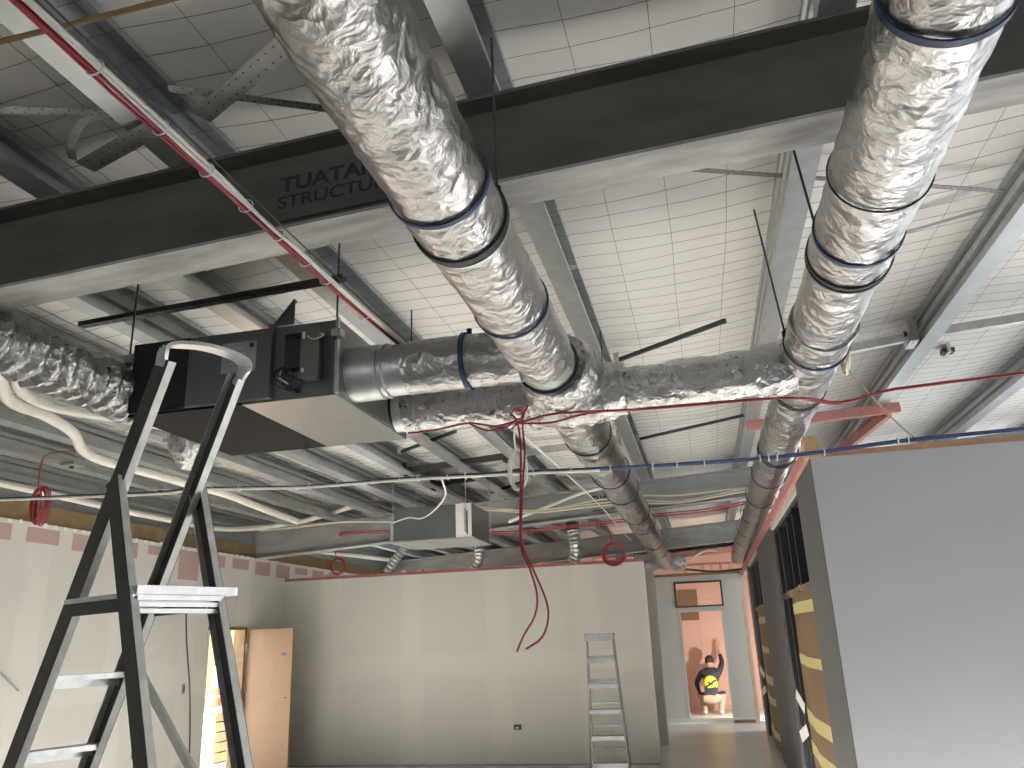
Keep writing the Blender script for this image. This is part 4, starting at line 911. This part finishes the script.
# ================================================================== SMALL STEPLADDER
sl = thing('stepladder', 'small aluminium stepladder standing before the middle wall', 'ladder', (-1.36, 10.5, 0))
H = 1.70
FT = [Vector((-1.50, 10.5, H)), Vector((-1.18, 10.5, H))]; FB = [Vector((-1.46, 10.1, 0)), Vector((-1.04, 10.1, 0))]
RT = [Vector((-1.505, 10.56, H - .02)), Vector((-1.175, 10.56, H - .02))]; RBt = [Vector((-1.66, 11.25, 0)), Vector((-1.15, 11.25, 0))]
for i in (0, 1):
    MB().bar(FB[i], FT[i], .020, .05, (1, 0, 0)).build('front_stile', alu_dull, sl, bevel=.003)
    MB().bar(RBt[i], RT[i], .022, .045, (1, 0, 0)).build('rear_leg', alu_dull, sl)
MB().box(-1.525, -1.155, 10.42, 10.60, H - .01, H + .02).build('top_cap', alu_dull, sl, bevel=.006)
MB().box(-1.52, -1.16, 10.42, 10.425, H - .07, H - .01).build('cap_skirt', alu_dull, sl)
for k in range(1, 6):
    z = H - .285 * k; u = z / H
    a, b_ = FB[0].lerp(FT[0], u), FB[1].lerp(FT[1], u)
    t_ = MB().box(a.x, b_.x, a.y - .05, a.y + .06, z - .012, z + .008).build('tread', alu_dull, sl)
    MB().box(a.x, b_.x, a.y - .055, a.y - .05, z - .045, z + .008).build('tread_nosing', alu_dull, t_)
    a, b_ = RBt[0].lerp(RT[0], u), RBt[1].lerp(RT[1], u)
    MB().bar(a + Vector((0, 0, .04)), b_ + Vector((0, 0, .04)), .03, .02, (0, 0, 1)).build('rear_rail', alu_dull, sl)

# ================================================================== LEFT DOOR AND WHAT LIES BEYOND
dd = struct('door_1', 'open brown hardboard door leaf standing into the room', 'door', (XL, 11.0, 0))
MB().box(XL + .02, -5.80, 10.98, 11.02, .02, 1.965).build('leaf', door_ply, dd, bevel=.002)
MB().box(-5.96, -5.90, 10.975, 10.98, 1.60, 1.63).build('blue_mark', blue_plastic, dd)
MB().tube([(-5.87, 10.98, 1.03), (-5.87, 10.965, 1.03)], .012, 10).build('latch_bore', black_plastic, dd)
for z in (1.72, .35): MB().box(XL - .0, XL + .03, 10.93, 10.975, z - .05, z + .05).build('hinge', galv, dd)
fr = struct('trim_2', 'brown timber lining of the left door opening', 'trim', (XL, 10.5, 0))
MB().box(XL - .16, XL + .012, 10.90, 10.955, 0, 2.0).build('jamb', brown_timber, fr)
MB().box(XL - .16, XL + .012, 10.00, 10.03, 0, 2.0).build('jamb', trim_paint, fr)
MB().box(XL - .16, XL + .012, 10.0, 10.95, 1.965, 2.0).build('head', brown_timber, fr)
o = MB().box(-8.6, -6.66, 8.5, 11.8, 2.75, 2.85).build('added_canopy', plaster_out); tag(o, 'unseen canopy added to cut sky light at the side door', 'canopy', kind='structure')  # unseen, added to dim the daylight falling on the open door
o = MB().box(-10.6, -10.5, 8, 18.5, 0, 2.3).build('wall_beyond', plaster_out); tag(o, 'sunny cream wall seen through the left doorway', 'wall', kind='structure')
sk = thing('timber_stack', 'stack of pale timber planks seen through the left doorway', 'timber stack', (-8.2, 13.4, 0))
for k in range(5):
    for j in range(3): MB().box(-9.2 + j * .5, -8.72 + j * .5, 12.2, 15, .02 + k * .15, .15 + k * .15).build('plank', raw_timber, sk)
bk = thing('red_bucket', 'red plastic bucket on the timber stack beyond the left doorway', 'bucket', (-8.7, 13.6, .77))
MB().tube([(-8.7, 13.6, .77), (-8.7, 13.6, 1.05), (-8.7, 13.6, 1.06)], [.15, .18, .19], 24).build('body', red_plastic, bk, smooth=True)
ring((-8.7, 13.6, .92), .175, .012, 'Z').build('white_label_band', white_paper, bk)
bt = thing('blue_bottle', 'blue bottle standing behind the red bucket beyond the left doorway', 'bottle', (-8.85, 13.9, .77))
MB().tube([(-8.85, 13.9, .77), (-8.85, 13.9, 1.2), (-8.85, 13.9, 1.28), (-8.85, 13.9, 1.36)], [.07, .07, .03, .028], 20).build('body', blue_plastic, bt, smooth=True)
MB().tube([(-8.85, 13.9, 1.36), (-8.85, 13.9, 1.41)], .032, 16).build('cap', white_paper, bt)

# ================================================================== WORKER IN THE FAR ROOM
def skinned(name, verts, edges, radii, m, parent, root=0, sub=2):
    me = bpy.data.meshes.new(name); og = ORG[parent.name]
    me.from_pydata([tuple(Vector(v) - og) for v in verts], edges, [])
    ob = bpy.data.objects.new(name, me); COL.objects.link(ob)
    ob.modifiers.new('skin', 'SKIN')
    for i, r in enumerate(radii):
        sv = me.skin_vertices[0].data[i]; sv.radius = (r, r) if not isinstance(r, tuple) else r; sv.use_root = (i == root)
    sd = ob.modifiers.new('sub', 'SUBSURF'); sd.levels = sub; sd.render_levels = sub
    dg = bpy.context.evaluated_depsgraph_get(); m2 = bpy.data.meshes.new_from_object(ob.evaluated_get(dg))
    bpy.data.objects.remove(ob, do_unlink=True)
    o = bpy.data.objects.new(name, m2); COL.objects.link(o); o.parent = parent; ORG[o.name] = og.copy()
    m2.materials.clear()
    for q in (m if isinstance(m, list) else [m]): m2.materials.append(q)
    m2.shade_smooth(); return o
P = Vector((-.08, 18.75, 0))
pe = thing('person', 'person crouching at the pink wall in dark top with yellow patch and beige trousers', 'person', P)
bv = [(0, 0, .34), (0, .10, .52), (.02, .22, .70), (.03, .33, .84), (.03, .40, .93), (.03, .46, 1.02), (.03, .50, 1.10),       # 0-6 spine, neck, head
      (-.17, .32, .82), (-.30, .40, .62), (-.26, .58, .44), (-.23, .64, .38),                                    # 7-10 left arm to the floor work
      (.22, .33, .84), (.30, .55, 1.04), (.26, .78, 1.24), (.25, .83, 1.31),                                    # 11-14 right arm raised to wall
      (-.12, .0, .32), (-.24, .34, .40), (-.16, .10, .12), (-.16, .02, .05), (-.17, .16, .035),                # 15-19 left leg folded
      (.12, .0, .32), (.26, .32, .42), (.18, .08, .12), (.18, .0, .05), (.19, .14, .035)]                      # 20-24 right leg folded
bv = [Vector(v) + P for v in bv]
be = [(0, 1), (1, 2), (2, 3), (3, 4), (4, 5), (5, 6), (3, 7), (7, 8), (8, 9), (9, 10), (3, 11), (11, 12), (12, 13), (13, 14), (0, 15), (15, 16), (16, 17), (17, 18), (18, 19), (0, 20), (20, 21), (21, 22), (22, 23), (23, 24)]
br = [.165, .16, .17, .13, .065, .095, .085, .075, .055, .04, .03, .075, .055, .04, .03, .11, .085, .06, .05, .04, .11, .085, .06, .05, .04]
body = skinned('body', bv, be, br, [navy, beige, skin_m, white_paper], pe, 0, 3)
for f in body.data.polygons:
    c = f.center + ORG[body.name] - P if False else f.center
    if c.z > .94 and c.x < .16: f.material_index = 2
    elif c.z > 1.20 or (c.y > .60 and c.z < .46 and c.x < -.15): f.material_index = 2
    elif c.z < .075: f.material_index = 3
    elif c.z < .40: f.material_index = 1
    else: f.material_index = 0
# hair cap, hi-vis patch on the back, strap
def ell(c, r, n=18, m=12):
    mb = MB(); vs = []; fs = []
    for j in range(m + 1):
        a = math.pi * j / m
        for i in range(n): b = 2 * math.pi * i / n; vs.append(Vector(c) + Vector((r[0] * math.sin(a) * math.cos(b), r[1] * math.sin(a) * math.sin(b), r[2] * math.cos(a))))
    for j in range(m):
        for i in range(n): fs.append((j * n + i, (j + 1) * n + i, (j + 1) * n + (i + 1) % n, j * n + (i + 1) % n))
    return mb.add(vs, fs)
ell(P + Vector((.03, .47, 1.08)), (.105, .105, .11)).build('hair', hair_m, pe, smooth=True)
ell(P + Vector((0, .035, .62)), (.155, .10, .165)).build('hi_vis_panel', hivis, pe, smooth=True)
MB().bar(P + Vector((-.14, -.075, .53)), P + Vector((.13, -.06, .70)), .035, .012, (0, .3, 1)).build('strap', navy, pe)
MB().bar(P + Vector((-.05, -.07, .66)), P + Vector((.05, -.07, .60)), .03, .012, (0, .3, 1)).build('strap', navy, pe)
for s, base in ((-1, bv[10]), (1, bv[14])):
    d = Vector((0, .35, -.9)) if s < 0 else Vector((.1, .35, .9)); d.normalize(); side = Vector((1, 0, 0))
    hv = [base - d * .02, base + d * .05]; he = [(0, 1)]; hr = [.028, .036]
    for k, (q, L) in enumerate(((-.03, .065), (-.01, .08), (.01, .075), (.03, .06))):
        i0 = len(hv); hv += [base + d * .075 + side * q, base + d * (.075 + L * .55) + side * q * 1.3 + Vector((0, .008, 0)), base + d * (.075 + L) + side * q * 1.5 + Vector((0, .02, 0))]
        he += [(1, i0), (i0, i0 + 1), (i0 + 1, i0 + 2)]; hr += [.010, .009, .008]
    i0 = len(hv); hv += [base + d * .03 - side * s * .045, base + d * .07 - side * s * .07]; he += [(1, i0), (i0, i0 + 1)]; hr += [.011, .009]
    skinned('hand', hv, he, hr, skin_m, pe, 1, 1)
# lamp added out of sight to stand in for sunlight in the pink room
LX_, LY_ = .66, 17.64
almp = thing('added_lamp', 'slim unseen lamp added in place of sunlight in the pink far room', 'lamp', (LX_, LY_, 0))
for k in range(3): MB().tube([(LX_, LY_, .3), (LX_ + .12 * math.cos(k * 2.1), LY_ + .12 * math.sin(k * 2.1), .0)], .01, 8).build('leg', steel_dark, almp)
MB().tube([(LX_, LY_, .28), (LX_, LY_, .72)], .012, 8).build('pole', steel_dark, almp)
MB().box(LX_ - .08, LX_ + .08, LY_ - .10, LY_ - .04, .72, .86).build('housing', black_plastic, almp)
L = bpy.data.lights.new('added_lamp_bulb', 'POINT'); L.energy = 100; L.color = (1.0, .88, .76); L.shadow_soft_size = .04
lo = bpy.data.objects.new('added_lamp_bulb', L); lo.location = (LX_, LY_, .80); COL.objects.link(lo)
print('objects', len(bpy.data.objects), 'tris', sum(len(p.vertices) - 2 for m in bpy.data.meshes for p in m.polygons))
